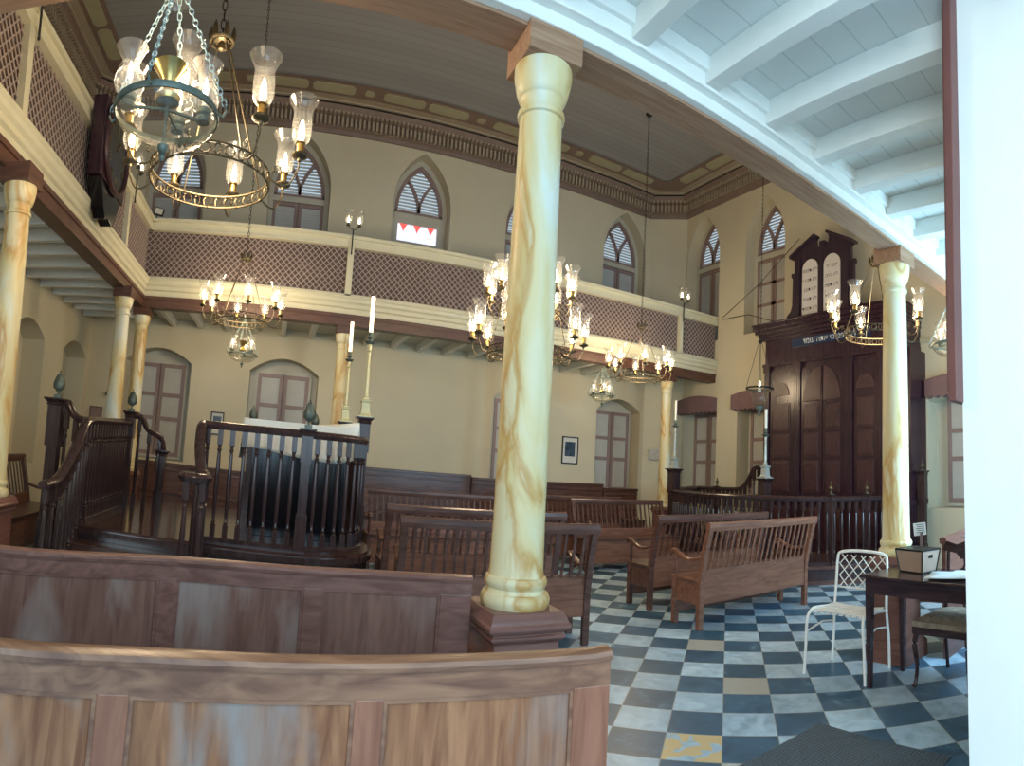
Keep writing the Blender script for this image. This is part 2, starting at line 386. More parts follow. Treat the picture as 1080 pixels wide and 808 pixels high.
# ceiling border ring + panels, cornice ring (inside the upper walls)
def ringpts(o):
    """inner outline of the upper room offset inwards by o (chamfered corners)"""
    x0, x1, y0, y1 = XLU+o, XR-o, YN+o, YF-o; c = .68 - .41*o*0
    k = .62-.586*o
    return [(x0, y0), (x1, y0), (x1, y1-k), (x1-k*1.07, y1), (x0+k*1.07, y1), (x0, y1-k)]
def flat_ring(o0, o1, z, mb):
    A, B = ringpts(o0), ringpts(o1); n = len(A)
    mb.add([(x, y, z) for x, y in A+B], [(i, (i+1) % n, (i+1) % n+n, i+n) for i in range(n)])
mb = MB(); flat_ring(.30, .46, HC-.010, mb); struct(mb.build('trim_1', M['cornice_l']))
mb = MB(); flat_ring(.46, .88, HC-.014, mb); struct(mb.build('trim_2', M['cornice']))
mb = MB()
def oct_panel(mb, P, d, n, L, W, z):
    c = min(L, W)*.22
    q = [(-L/2+c, -W/2), (L/2-c, -W/2), (L/2, -W/2+c), (L/2, W/2-c), (L/2-c, W/2), (-L/2+c, W/2), (-L/2, W/2-c), (-L/2, -W/2+c)]
    mb.prism([(P[0]+d[0]*a+n[0]*b, P[1]+d[1]*a+n[1]*b) for a, b in q], lambda u, v, w: (u, v, w), z, z+.012)
zz = HC-.026
def run(p0, p1, nrm):
    p0, p1 = Vector(p0), Vector(p1); L = (p1-p0).length; d = (p1-p0)/L; k = max(1, round(L/2.15)); u = L/k
    for i in range(k):
        a = p0 + d*u*i
        for t in (.5*u-.5*.88, .5*u+.5*.88) if u > 1.6 else (.5*u,):
            oct_panel(mb, a + d*t, d, nrm, .80, .25, zz)
        q = a + d*u*1.0
        if i < k-1:
            for s_ in (.085, .045): oct_panel(mb, q, d, nrm, s_*2, s_*2, zz - (.002 if s_ < .08 else 0))
o = .67
run((XLU+.9, YF-o), (XR-.9, YF-o), (0, 1)); run((XR-o, 1.2), (XR-o, YF-.9), (1, 0)); run((XLU+o, 1.2), (XLU+o, YF-.9), (1, 0))
struct(mb.build('trim_3', M['border']))
def corn(prof, name, mat):
    """profile = (offset from wall, z) closed section swept round the ring"""
    mb = MB(); m = len(prof); rings = [[(x, y, z) for x, y in ringpts(o)] for o, z in prof]; n = 6
    vs = [p for r in rings for p in r]; fs = []
    for i in range(m):
        j = (i+1) % m
        for k in range(n): l = (k+1) % n; fs.append((i*n+k, i*n+l, j*n+l, j*n+k))
    mb.add(vs, fs); return struct(mb.build(name, mat))
corn([(0, 7.12), (.04, 7.12), (.06, 7.18), (.10, 7.20), (.10, 7.40), (.20, 7.44), (.24, 7.50), (.27, 7.535), (0, 7.535)], 'trim_4', M['cornice'])
corn([(0, 7.535), (.25, 7.535), (.25, 7.575), (0, 7.575)], 'trim_5', M['gap'])
corn([(0, 7.575), (.30, 7.575), (.32, 7.60), (0, 7.60)], 'trim_6', M['cornice_l'])
mb = MB(); R_ = ringpts(.10)
for i in range(len(R_)):
    a = Vector(R_[i]); b = Vector(R_[(i+1) % 6]); L = (b-a).length; d = (b-a)/L; n = Vector((-d.y, d.x))
    if i in (0,): continue
    k = int(L/.085)
    for j in range(k):
        t = (j+.5)*L/k; p = a + d*t
        mb.bar((p.x, p.y, 7.30), (p.x+n.x*.07, p.y+n.y*.07, 7.30), .042, .16)
        q = a + d*t
        mb.bar((q.x, q.y, 7.435), (q.x+n.x*.13, q.y+n.y*.13, 7.435), .04, .045)
struct(mb.build('trim_7', M['cornice_l']))

# ------------------------------------------------------------------ windows
NW = [0]
def lattice_frame(mb, fn, u0, u1, z0, z1, s, w0, w1):
    for a, b, c, d in ((u0, u1, z0, z0+s), (u0, u1, z1-s, z1), (u0, u0+s, z0+s, z1-s), (u1-s, u1, z0+s, z1-s)):
        mb.prism([(a, c), (b, c), (b, d), (a, d)], fn, w0, w1)
def low_window(fn, c, h, zb, zs, rise, w=.32):
    NW[0] += 1; n = NW[0]
    hw = .50
    root = bpy.data.objects.new('window_%d' % n, None); COL.objects.link(root); root['kind'] = 'structure'
    ztop = zs + .02
    mb = MB()  # pale board that fills the niche behind the shutters
    mb.prism([(c-h-.02, zb)] + [(u, z) for u, z in seg_arch(c, h+.02, zs, rise)] + [(c+h+.02, zb)], fn, w+.06, w+.10)
    mb.build('backboard', M['sash'], root)
    mb = MB(); lattice_frame(mb, fn, c-hw-.05, c+hw+.05, zb+.02, ztop+.03, .05, w+.0, w+.06); mb.build('window_frame', M['sash'], root)
    for s in (-1, 1):
        u0, u1 = (c-hw, c-.008) if s < 0 else (c+.008, c+hw)
        mb = MB(); a, b = zb+.07, ztop-.02; zs_ = [a, a+(b-a)*.40, a+(b-a)*.66, b]
        lattice_frame(mb, fn, u0, u1, a, b, .07, w-.02, w+.02)
        for z in zs_[1:3]: mb.prism([(u0+.07, z-.035), (u1-.07, z-.035), (u1-.07, z+.035), (u0+.07, z+.035)], fn, w-.02, w+.02)
        sh = mb.build('shutter', M['mauve'], root)
        mb = MB(); mb.prism([(u0+.06, a+.06), (u1-.06, a+.06), (u1-.06, b-.06), (u0+.06, b-.06)], fn, w+.0, w+.015)
        mb.build('shutter_panel', M['panel'], sh)
    return root
def up_window(fn, c, h, zb, zs, rise, w=.30, red=False, panel=False):
    NW[0] += 1; n = NW[0]
    root = bpy.data.objects.new('window_%d' % n, None); COL.objects.link(root); root['kind'] = 'structure'
    hw = h-.09; zt = zs-.06
    # arched outer frame
    def ar(k, dz=0): return pointed(c, hw-k, zs, rise-.10-k*1.3)
    o_, i_ = ar(-.10), ar(0)
    mb = MB(); mb.prism([(c-hw-.10, zb)] + o_ + [(c+hw+.10, zb), (c+hw, zb)] + i_[::-1] + [(c-hw, zb)], fn, w, w+.12)
    mb.prism([(c-hw, zt-.10), (c+hw, zt-.10), (c+hw, zt+.0), (c-hw, zt+.0)], fn, w-.01, w+.10)
    mb.build('window_frame', M['sash'], root)
    j_ = ar(.07)
    mb = MB(); mb.prism([(c-hw, zt)] + i_ + [(c+hw, zt), (c+hw-.07, zt+.06)] + j_[::-1] + [(c-hw+.07, zt+.06)], fn, w+.01, w+.07)
    mb.prism([(c-hw, zt), (c+hw, zt), (c+hw, zt+.06), (c-hw, zt+.06)], fn, w+.01, w+.07)
    top = zs+rise-.15
    for s in (-1, 1):   # Y tracery
        pts = [(c, zt+.05), (c+s*.02, zs+.18), (c+s*.10, zs+.36), (c+s*.24, zs+.58)]
        for a, b in zip(pts, pts[1:]):
            dx, dz = b[0]-a[0], b[1]-a[1]; L = math.hypot(dx, dz); nx, nz = -dz/L*.028, dx/L*.028
            mb.prism([(a[0]-nx, a[1]-nz), (b[0]-nx, b[1]-nz), (b[0]+nx, b[1]+nz), (a[0]+nx, a[1]+nz)], fn, w+.0, w+.06)
    mb.build('fanlight_tracery', M['mauve'], root)
    mb = MB(); z = zt+.08
    while z < top-.05:   # louvre slats of the fanlight, open to the day
        ww = 0
        for (x0, z0), (x1, z1) in zip(j_, j_[1:]):
            if x0 < c and z0 <= z <= z1: ww = c-(x0+(x1-x0)*(z-z0)/(z1-z0+1e-9))
        if z <= zs: ww = hw-.07
        if ww > .05: mb.add([fn(c-ww, z, w+.045), fn(c+ww, z, w+.045), fn(c+ww, z+.054, w+.075), fn(c-ww, z+.054, w+.075)], [(0, 1, 2, 3)])
        z += .062
    mb.build('fanlight_louvre', M['louvre'], root)
    for s in (-1, 1):
        u0, u1 = (c-hw, c-.01) if s < 0 else (c+.01, c+hw)
        if red: a, b = zb, zt-.62
        else: a, b = zb, zt-.11
        mb = MB(); lattice_frame(mb, fn, u0, u1, a, b, .06, w+.01, w+.05)
        if panel:
            for z in (a+(b-a)*.4, a+(b-a)*.68): mb.prism([(u0, z-.03), (u1, z-.03), (u1, z+.03), (u0, z+.03)], fn, w+.01, w+.05)
        sh = mb.build('shutter', M['mauve'], root)
        mb = MB()
        if panel or red: mb.prism([(u0+.05, a+.05), (u1-.05, a+.05), (u1-.05, b-.05), (u0+.05, b-.05)], fn, w+.025, w+.035)
        else:
            z = a+.07
            while z < b-.09:
                mb.add([fn(u0+.05, z, w+.02), fn(u1-.05, z, w+.02), fn(u1-.05, z+.062, w+.05), fn(u0+.05, z+.062, w+.05)], [(0, 1, 2, 3)]); z += .055
        mb.build('shutter_louvre' if not panel else 'shutter_panel', M['louvre'] if not panel else M['panel'], sh)
    if red:
        a, b = zt-.50, zt-.14
        mb = MB(); lattice_frame(mb, fn, c-hw, c+hw, a-.12, zt-.10, .09, w-.005, w+.06); mb.build('hopper_frame', M['sash'], root)
        mb = MB(); mb.prism([(c-hw+.06, a-.06), (c+hw-.06, a-.06), (c+hw-.06, b), (c-hw+.06, b)], fn, w+.05, w+.06); mb.build('clear_pane', M['sky'], root)
        mb = MB()
        for k in (-1, 0, 1):
            u = c+k*.29
            mb.prism([(u-.13, b)] + [(u-.085, b-.045), (u-.035, b-.12), (u, b-.20), (u+.035, b-.12), (u+.085, b-.045)] + [(u+.13, b)], fn, w+.04, w+.05)
        mb.build('red_pane', M['red'], root)
    if not red:
        mb = MB(); mb.prism([(c-hw+.02, zb), (c+hw-.02, zb), (c+hw-.02, zt-.1), (c-hw+.02, zt-.1)], fn, w+.075, w+.085); mb.build('backboard', M['sash'], root)  # added behind the louvres to stop sky light leaking through
    return root
for c in CX:
    if c != 2.55: low_window(fFar, c, HW.get(c, .66), .95, 2.70, .25)
    up_window(fFar, c, .60, 4.2, 6.05, 1.02, red=(c == 2.55))
for c, h in ((9.76, .56), (7.95, .62), (3.42, .74)): low_window(fArk, c, h, .95, 2.72, .2)
for c, p in ((9.78, False), (7.86, True)): up_window(fArk, c, .56, 4.2, 6.05 if not p else 5.9, 1.0, panel=p)
for c in (8.1, 10.2):   # blind niches
    NW[0] += 1; mb = MB(); mb.prism([(c-.65, .7), (c+.65, .7), (c+.65, 2.95), (c-.65, 2.95)], fLow, .40, .46); struct(mb.build('window_%d' % NW[0], M['wall_low']))
for c in (5.9, 8.4): up_window(fUp, c, .60, 4.2, 6.05, 1.02, w=.12)
# pelmets over the ark wall's lower windows
def pelmet(y, h, z0, z1, label):
    mb = MB(); n = 9; L = 2*h
    low = []
    for i in range(n):
        for t in (.1, .5, .9): low.append((y-h+L*(i+t)/n, z0-(.035 if t == .5 else 0)))
    mb.prism([(y-h, z1), (y-h, z0)] + low + [(y+h, z0), (y+h, z1)] + [(y+h-L*i/8, z1+.07*sin(PI*i/8)) for i in range(1, 8)], lambda u, v, w: (XR-w, u, v), .001, .12)
    return tag(mb.build('pelmet', M['maroon'], bevel=.004), label, 'pelmet')
pelmet(9.82, .62, 2.72, 3.0, 'maroon wooden pelmet over the lower window under the end of the gallery')
pelmet(8.0, .66, 2.72, 3.0, 'maroon wooden pelmet just left of the tall dark ark, behind the hanging lamp')
pelmet(3.55, .60, 2.66, 2.92, 'maroon scalloped pelmet right of the ark, above the niche near the doorway')
mb = MB(); mb.box(XR-.05, XR, YN, 4.6, 3.52, 3.60); struct(mb.build('trim_8', M['wall']))
# ------------------------------------------------------------------ galleries
def lattice(mb, fn, u0, u1, z0, z1, pitch=.10, wd=.0125, t=.008):
    H = z1 - z0
    for s in (1, -1):
        k = math.floor((u0 - H)/pitch)
        while k*pitch < u1 + H:
            a = k*pitch + .02   # u at z0 ; u = a + s*(z-z0)
            za, zb = z0, z1
            lo, hi = (u0, u1)
            if s > 0: za = max(z0, z0 + (u0-a)); zb = min(z1, z0 + (u1-a))
            else: za = max(z0, z0 + (a-u1)); zb = min(z1, z0 + (a-u0))
            if zb - za > .01:
                ua, ub = a + s*(za-z0), a + s*(zb-z0); d = wd*.707
                w0 = 0 if s > 0 else t
                mb.prism([(ua-d, za), (ua+d, za), (ub+d, zb), (ub-d, zb)], fn, w0, w0+t)
            k += 1
FASC = [(0, 0), (.02, 0), (.03, .03), (.03, .08), (.06, .10), (.06, .15), (.09, .18), (.10, .22), (.12, .24), (.12, .265), (0, .265)]
def front(root, fn, u0, u1, posts, beammat, zb=3.31, jit=0):
    """fn(u, z, w): w grows towards the hall. parts: beam, fascia, top_rail, posts, lattice panels"""
    mb = MB(); mb.prism([(u0, zb), (u1, zb), (u1, zb+.17), (u0, zb+.17)], fn, -.16, .04)
    mb.prism([(u0, zb+.12), (u1, zb+.12), (u1, zb+.17), (u0, zb+.17)], fn, .03, .06)
    mb.build('beam', beammat, root)
    z = zb+.17; pr = [(.0+a, z+b) for a, b in FASC]
    mb = MB(); vs = [fn(u0, b, a) for a, b in pr] + [fn(u1, b, a) for a, b in pr]; n = len(pr)
    mb.add(vs, [tuple(range(n)), tuple(range(n, 2*n))[::-1]] + [(i, (i+1) % n, (i+1) % n+n, i+n) for i in range(n)])
    mb.prism([(u0, z), (u1, z), (u1, z+.265), (u0, z+.265)], fn, -.10, .0); mb.build('fascia', M['cream'], root)
    zt = z+.265; zr = 4.49
    mb = MB(); mb.prism([(u0, zr), (u1, zr), (u1, zr+.16), (u0, zr+.16)], fn, -.05, .07)
    mb.prism([(u0, zr+.13), (u1, zr+.13), (u1, zr+.18), (u0, zr+.18)], fn, -.08, .11)
    mb.prism([(u0, zr+.0), (u1, zr+.0), (u1, zr+.03), (u0, zr+.03)], fn, .07, .085)
    mb.prism([(u0, zt), (u1, zt), (u1, zt+.035), (u0, zt+.035)], fn, 0, .075); mb.build('top_rail', M['cream'], root)
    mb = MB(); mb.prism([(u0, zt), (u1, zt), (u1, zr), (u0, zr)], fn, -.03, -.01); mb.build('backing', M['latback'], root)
    P = [u0-.03] + posts + [u1+.03]
    for p in posts:
        mb = MB(); mb.prism([(p-.05, zt), (p+.05, zt), (p+.05, zr), (p-.05, zr)], fn, 0, .075); mb.build('post', M['cream'], root)
    for a, b in zip(P, P[1:]):
        mb = MB(); lattice(mb, fn, a+.05, b-.05, zt+.03, zr, .10); mb.build('lattice_panel', M['lat'], root)
def joists(root, items, mat):
    for bx in items:
        mb = MB(); mb.box(*bx); mb.build('joist', mat, root, bevel=.004)
YG, XG, YNG = 9.30, -2.36, 2.55
g = empty('gallery', 'far gallery with latticed front, cream rail and red-brown beam', 'gallery', (0,0,0))
front(g, lambda u, z, w: (u, YG-w, z), XG-.02, XR-.01, [1.0, 4.4, 7.73], M['redbeam'])
joists(g, [(x-.045, x+.045, YG+.17, YF-.01, 3.34, 3.47) for x in [-2.1+.53*i for i in range(21)] if x < 7.95], M['joist'])
mb = MB(); mb.box(XG-.02, XR-.01, YG+.11, YF-.01, 3.47, 3.58); mb.build('ceiling_boards', M['gceil_w'], g)
mb = MB(); mb.box(XG-.02, XR-.01, YG+.11, YF-.01, 3.64, 3.74); mb.build('deck', M['joist'], g)
g = empty('gallery', 'left gallery running to the far corner, carrying the dark clock', 'gallery', (0,0,0))
front(g, lambda u, z, w: (XG+w, u, z), YNG, YG-.02, [4.35, 7.8], M['redbeam'])
joists(g, [(XL+.01, XG-.17, y-.045, y+.045, 3.34, 3.47) for y in [3.0+.53*i for i in range(15)]], M['joist'])
mb = MB(); mb.box(XL+.01, XG-.11, YNG+.1, YF-.01, 3.47, 3.58); mb.build('ceiling_boards', M['gceil_w'], g)
mb = MB(); mb.box(XL+.01, XG-.11, YNG+.1, YF-.01, 3.64, 3.74); mb.build('deck', M['joist'], g)
g = empty('gallery', 'near gallery overhead with white boarded underside, white joists and tan beam', 'gallery', (0,0,0))
fn = lambda u, z, w: (u, YNG+w-.04, z)
front(g, fn, XG, XR-.01, [1.0, 4.4, 7.73], M['tanbeam'])
mb = MB(); mb.box(XL, XR-.01, 2.245, 2.35, 3.385, 3.54); mb.box(XL, XR-.01, 2.30, 2.352, 3.325, 3.40); mb.box(XL, XR-.01, 2.215, 2.26, 3.46, 3.54); mb.build('edge_moulding', M['white'], g, bevel=.006)
joists(g, [(x-.05, x+.05, .96, 2.245, 3.40, 3.54) for x in [2.05-.50*3+.50*i for i in range(16)]], M['white'])
mb = MB(); mb.box(XLU+.01, XR-.01, .21, 2.36, 3.54, 3.60); mb.build('ceiling_boards', M['gceil'], g)
mb = MB(); mb.box(XLU+.01, XR-.01, .96, 2.40, 3.64, 3.74); mb.build('deck', M['joist'], g)
# brown batten on the doorway's inner corner
mb = MB(); mb.box(2.30, 2.43, .945, .985, 1.72, 3.53); mb.box(2.31, 2.42, .985, .995, 1.76, 3.50)
tag(mb.build('door_batten', M['batten'], bevel=.006), 'red-brown upright batten hanging at the white door jamb', 'batten')

# ------------------------------------------------------------------ columns
def column(x, y, label, matb, block=.14, dz=0):
    root = empty('column', label, 'column', (x, y, 0), 0, 'marbled gallery columns')
    p = [(.200, 0), (.200, .12), (.190, .135), (.160, .165), (.155, .18), (.155, .68), (.160, .685), (.176, .70), (.176, .71), (.168, .715), (.168, .722), (.186, .728), (.194, .74), (.194, .752), (.186, .76), (.180, .775), (.165, .80)]
    p = [(a, b+dz if b > .2 else b) for a, b in p]
    MB().lathe(p, 4, sq=True).build('pedestal', M['ped'], root, bevel=.003)
    q = [(.150, .80), (.158, .815), (.160, .835), (.150, .855), (.138, .86), (.134, .875), (.143, .89), (.145, .905), (.138, .92), (.128, .925), (.124, .95), (.120, 1.2), (.118, 1.8), (.112, 2.4), (.104, 2.95), (.103, 2.96), (.115, 2.965), (.117, 2.98), (.113, 2.995), (.104, 3.0), (.103, 3.03), (.107, 3.05), (.112, 3.055), (.118, 3.06), (.128, 3.09), (.137, 3.13), (.142, 3.165), (.142, 3.195), (0, 3.195)]
    q = [(a, b+dz if b < 1 else b) for a, b in q]
    MB().lathe(q, 36).build('shaft', M['marble'], root)
    mb = MB(); mb.box(-block, block, -block, block, 3.196, 3.34); mb.build('abacus', matb, root, bevel=.004)
column(1.125, 2.45, 'nearest marbled column, standing at the centre of the photo', M['tanbeam'], dz=.045)
column(4.55, 2.47, 'marbled column on the right, behind the dark table', M['tanbeam'])
column(-2.24, 4.32, 'marbled column at the left edge of the photo', M['redbeam'])
column(-2.36, 8.2, 'marbled column behind the left stair newel, third from the right-hand corner of the left gallery', M['redbeam'])
column(-2.36, 9.42, 'marbled column at the far left corner of the galleries', M['redbeam'])
column(1.02, 9.42, 'far marbled column behind the white-covered reading desk', M['redbeam'])
column(4.4, 9.42, 'far marbled column mostly hidden behind the nearest column', M['redbeam'])
column(7.55, 9.42, 'far marbled column on the right, in front of the pelmet window', M['redbeam'])

# ------------------------------------------------------------------ lamps
def link_chain(mb, a, b, L=.034, w=.011, r=.0028, n=8):
    a, b = Vector(a), Vector(b); T = (b-a).length; k = max(2, int(T/(L*.78))); d = (b-a)/T
    s0 = d.cross(Vector((0, 0, 1))); s0 = Vector((1, 0, 0)) if s0.length < .05 else s0.normalized(); s1 = d.cross(s0)
    for i in range(k):
        c = a + d*(T*(i+.5)/k); sd = s0 if i % 2 else s1
        pts = [c + d*(L/2*cos(t)) + sd*(w*sin(t)) for t in [2*PI*j/n for j in range(n)]]
        mb.tube(pts, r, 4, closed=True)
SHADE = [(.030, 0), (.046, .012), (.058, .035), (.063, .07), (.062, .13), (.058, .17), (.060, .195), (.074, .225), (.090, .25), (.095, .258)]
GLOBE = [(.030, 0), (.055, .015), (.068, .04), (.070, .06), (.060, .09), (.042, .108), (.037, .125), (.042, .15), (.06, .185), (.072, .20)]
def bulb(mb, c, s=1):
    return mb.lathe([(.0, 0), (.011*s, .006*s), (.013*s, .03*s), (.009*s, .06*s), (.0, .085*s)], 10, c)
def light(parent, name, loc, power, rad=.25, col=(1, .72, .42)):
    l = bpy.data.lights.new(name, 'POINT'); l.energy = power; l.color = col; l.shadow_soft_size = rad
    o = bpy.data.objects.new(name, l); COL.objects.link(o); o.location = loc
    return o
def tier(root, R, Ro, z, n, rot, ph=.05, protos=None):
    mb = MB()
    mb.ring((0, 0, z+.036), R, .0065, 40, 5); mb.ring((0, 0, z-.036), R, .0065, 40, 5)
    kk = int(R*88)
    for i in range(kk):
        a = 2*PI*i/kk; c = Vector((R*cos(a), R*sin(a), z)); t = Vector((-sin(a), cos(a), 0))
        pts = [c + t*((.031 if i % 2 else .02)*cos(q)) + Vector((0, 0, .031*sin(q))) for q in [2*PI*j/7 for j in range(7)]]
        mb.tube(pts, .0058, 4, closed=True)
        if i % 3 == 0:
            mb.lathe([(0, -.05), (.010, -.04), (.008, -.03), (.0, -.025)], 6, (c.x, c.y, z))
    mb.build('ring', M['bronze'], root)
    if protos is None:
        mb = MB(); pts = []
        for i in range(15):
            t = i/14; pts.append((R + (Ro-R)*min(1, t*1.25) + (.0 if t < .8 else 0), 0, z - .05*sin(PI*min(1, t*1.2)) + (0 if t < .6 else (t-.6)*.30)))
        mb.tube(pts, .006, 6)
        cc = [(R+.05+.028*(1-q/13)*cos(q*.8), 0, z+.045+.028*(1-q/13)*sin(q*.8)) for q in range(12)]; mb.tube(cc, .004, 5)
        arm = mb.build('arm', M['bronze'], root)
        zt = pts[-1][2]
        mb = MB(); mb.lathe([(.0, -.03), (.012, -.025), (.015, -.01), (.045, .0), (.052, .008), (.050, .018), (.024, .022), (.022, .03), (0, .03)], 14, (Ro, 0, zt)); mb.build('drip_dish', M['bronze'], arm)
        mb = MB(); mb.lathe([(.024, .03), (.024, .075), (.032, .08), (.030, .088), (0, .088)], 14, (Ro, 0, zt)); mb.build('candle_cup', M['brass'], arm)
        mb = MB(); mb.lathe(SHADE, 18, (Ro, 0, zt+.082), cap=False); mb.build('glass_shade', M['glass'], arm)
        mb = MB(); bulb(mb, (Ro, 0, zt+.10), 1.5); mb.build('light_bulb', M['flame'], arm)
        arm.rotation_euler = (0, 0, rot)
        for i in range(1, n): child_copy(arm, root, None, rot + 2*PI*i/n)
def crown(root, z, s=1):
    mb = MB(); mb.ring((0, 0, z), .075*s, .010*s, 18, 6); mb.lathe([(0, -.06), (.02, -.05), (.026, -.03), (.02, -.01), (.05, 0), (.03, .02), (0, .02)], 12, (0, 0, z))
    for i in range(6):
        a = 2*PI*i/6; x, y = .075*s*cos(a), .075*s*sin(a)
        mb.lathe([(.012, 0), (.020, .03), (.016, .06), (.0, .10)], 6, (x, y, z))
        mb.bar((0, 0, z), (x, y, z), .006, .01)
    mb.build('crown', M['bronze'], root)
def chandelier(label, loc, rot, two=False):
    root = empty('chandelier', label, 'chandelier', loc, 0, 'hanging brass chandeliers')
    if not two:
        tier(root, .385, .575, 0, 8, rot); crown(root, .83)
        for i in range(4):
            a = PI/4 + PI/2*i + rot; mb = MB(); mb.bar((.06*cos(a), .06*sin(a), .82), (.385*cos(a), .385*sin(a), .03), .008, .008); mb.build('rod', M['bronze'], root)
        top = .85
    else:
        tier(root, .45, .64, 0, 10, rot); tier(root, .34, .50, .45, 10, rot+.3); crown(root, 1.35)
        for i in range(4):
            a = PI/4 + PI/2*i + rot; mb = MB(); mb.tube([(.06*cos(a), .06*sin(a), 1.34), (.34*cos(a), .34*sin(a), .47), (.45*cos(a), .45*sin(a), .03)], .005, 6); mb.build('rod', M['bronze'], root)
        mb = MB(); mb.lathe([(0, -.12), (.02, -.10), (.035, -.06), (.02, -.02), (.012, .0), (.012, .5), (.03, .55), (.012, .6), (.012, 1.34)], 12); mb.build('stem', M['bronze'], root); top = 1.4
    mb = MB(); link_chain(mb, (0, 0, top), (0, 0, HC-loc[2]-.05), .075, .016, .004); mb.build('chain', M['iron'], root)
    mb = MB(); mb.lathe([(.0, -.06), (.03, -.05), (.07, -.01), (.07, 0), (0, 0)], 14, (0, 0, HC-loc[2]-.001)); mb.build('ceiling_rose', M['iron'], root)
    return root
chandelier('nearest ring chandelier with clear hurricane shades, upper left of the photo', (-.555, 3.62, 2.96), -.17)
chandelier('ring chandelier in front of the far gallery lattice, above the reading desk', (-.62, 8.35, 3.05), .2)
chandelier('ring chandelier at far right, near the far gallery column', (6.05, 8.35, 3.0), .3)
chandelier('ring chandelier in front of the ark, partly behind the right column', (6.10, 3.58, 3.05), .1)
chandelier('two-tier chandelier in the centre, partly hidden by the nearest column', (2.72, 5.95, 2.60), .15, two=True)

def bowl_lamp(label, loc, rot=0.0, LA=(PI, PI+2.09, PI+4.19)):
    root = empty('bowl_lamp', label, 'hanging lamp', loc, rot, 'glass bowl lamps under the galleries')
    mb = MB(); mb.lathe([(.224, -.013), (.232, -.013), (.236, .0), (.232, .013), (.224, .013), (.224, -.013)], 40)
    for i in range(4):
        a = PI/2*i; x, y = cos(a), sin(a); mb.tube([(.23*x, .23*y, 0), (.255*x, .255*y, -.015), (.27*x, .27*y, .01), (.26*x, .26*y, .03)], .006, 6)
    mb.build('rim', M['verdi'], root)
    mb = MB(); mb.lathe([(.222, -.005), (.215, -.035), (.185, -.07), (.13, -.10), (.07, -.115), (.02, -.12)], 36, cap=False); mb.build('bowl', M['smoke'], root)
    mb = MB(); mb.lathe([(0, -.20), (.010, -.19), (.014, -.175), (.008, -.165), (.018, -.155), (.026, -.14), (.026, -.13), (.014, -.12), (.008, -.11), (.008, .03), (.02, .04), (.05, .05), (.052, .062), (.045, .075), (.018, .085)], 18); mb.build('stem', M['verdi'], root)
    mb = MB(); mb.lathe([(.055, .05), (.060, .07), (.045, .085), (.03, .11), (.034, .14), (.065, .185), (.078, .20), (.065, .187), (.032, .14), (.0, .12)], 24); mb.build('trumpet_cup', M['brass'], root)
    for a in LA:
        c = (.175*cos(a), .175*sin(a), .0)
        mb = MB(); mb.lathe([(0, .01), (.03, .015), (.034, .03), (.028, .04), (.036, .05), (.036, .07), (0, .07)], 16, c); mb.bar((0, 0, .02), (c[0], c[1], .02), .012, .008); h = mb.build('lamp_holder', M['verdi'], root)
        mb = MB(); mb.lathe([(.010, .07), (.010, .135), (0, .135)], 10, c); mb.build('candle_sleeve', M['wax'], h)
        mb = MB(); mb.lathe(GLOBE, 20, (c[0], c[1], .065), cap=False); mb.build('glass_shade', M['glass'], h)
        mb = MB(); bulb(mb, (c[0], c[1], .133), .9); mb.build('light_bulb', M['flame'], h)
    H = 3.30-loc[2]
    for i in range(4):
        a = PI/2*i; mb = MB(); link_chain(mb, (.262*cos(a), .262*sin(a), .03), (.02*cos(a), .02*sin(a), H-.06), .034, .010, .0028); mb.build('chain', M['chainb'], root)
    mb = MB(); link_chain(mb, (0, 0, H), (0, 0, H-.07), .034, .010, .003); mb.lathe([(0, -.07), (.02, -.065), (.012, -.05), (0, -.045)], 10, (0, 0, H)); mb.build('hook', M['verdi'], root)
    mb = MB(); mb.lathe([(.058, -.125), (.054, -.11), (.035, -.085), (.012, -.07)], 20, (0, 0, H), cap=False); mb.build('smoke_bell', M['smoke'], root)
bowl_lamp('large glass bowl lamp on pale blue-green chains, top left in front of everything', (-.59, 2.43, 2.705), -.08, LA=(3.4, .62, 1.55))
bowl_lamp('small glass bowl lamp hanging below the far gallery beam, above the reading desk', (-.62, 9.32, 2.72), .4)
bowl_lamp('small glass bowl lamp hanging below the far gallery beam, above the framed picture', (5.88, 9.32, 2.74), 1.2)
bowl_lamp('glass bowl lamp under the near gallery beam, half hidden by the red-brown batten', (5.86, 2.45, 2.76), .2)

def sconce(label, loc, rz):
    root = empty('wall_sconce', label, 'sconce', loc, rz, 'two-light sconces on the gallery posts')
    # local: +x along the rail, -y into the hall
    mb = MB(); mb.bar((0, -.02, -.22), (0, -.02, .12), .02, .014); mb.tube([(-.09, -.05, .17), (-.06, -.06, .13), (0, -.04, .12), (.06, -.06, .13), (.09, -.05, .17)], .006, 6)
    mb.lathe([(0, -.26), (.012, -.245), (.014, -.23), (0, -.21)], 8, (0, -.02, 0)); mb.build('bracket', M['iron'], root)
    for s in (-1, 1):
        c = (s*.09, -.05, .17)
        mb = MB(); mb.lathe([(0, -.01), (.035, 0), (.036, .01), (.02, .015), (.02, .045), (0, .045)], 12, c); h = mb.build('drip_dish', M['bronze'], root)
        mb = MB(); mb.lathe([(a*.85, b*.8) for a, b in SHADE], 16, (c[0], c[1], c[2]+.04), cap=False); mb.build('glass_shade', M['glass'], h)
        mb = MB(); bulb(mb, (c[0], c[1], c[2]+.05), 1.1); mb.build('light_bulb', M['flame'], h)
for x, t in ((1.0, 'two-light sconce on the far gallery rail, left of the red-glazed window'), (4.4, 'two-light sconce on the far gallery rail behind the nearest column'), (7.73, 'two-light sconce on the far gallery rail at its right end')):
    sconce(t, (x, YG-.115, 4.62), 0)
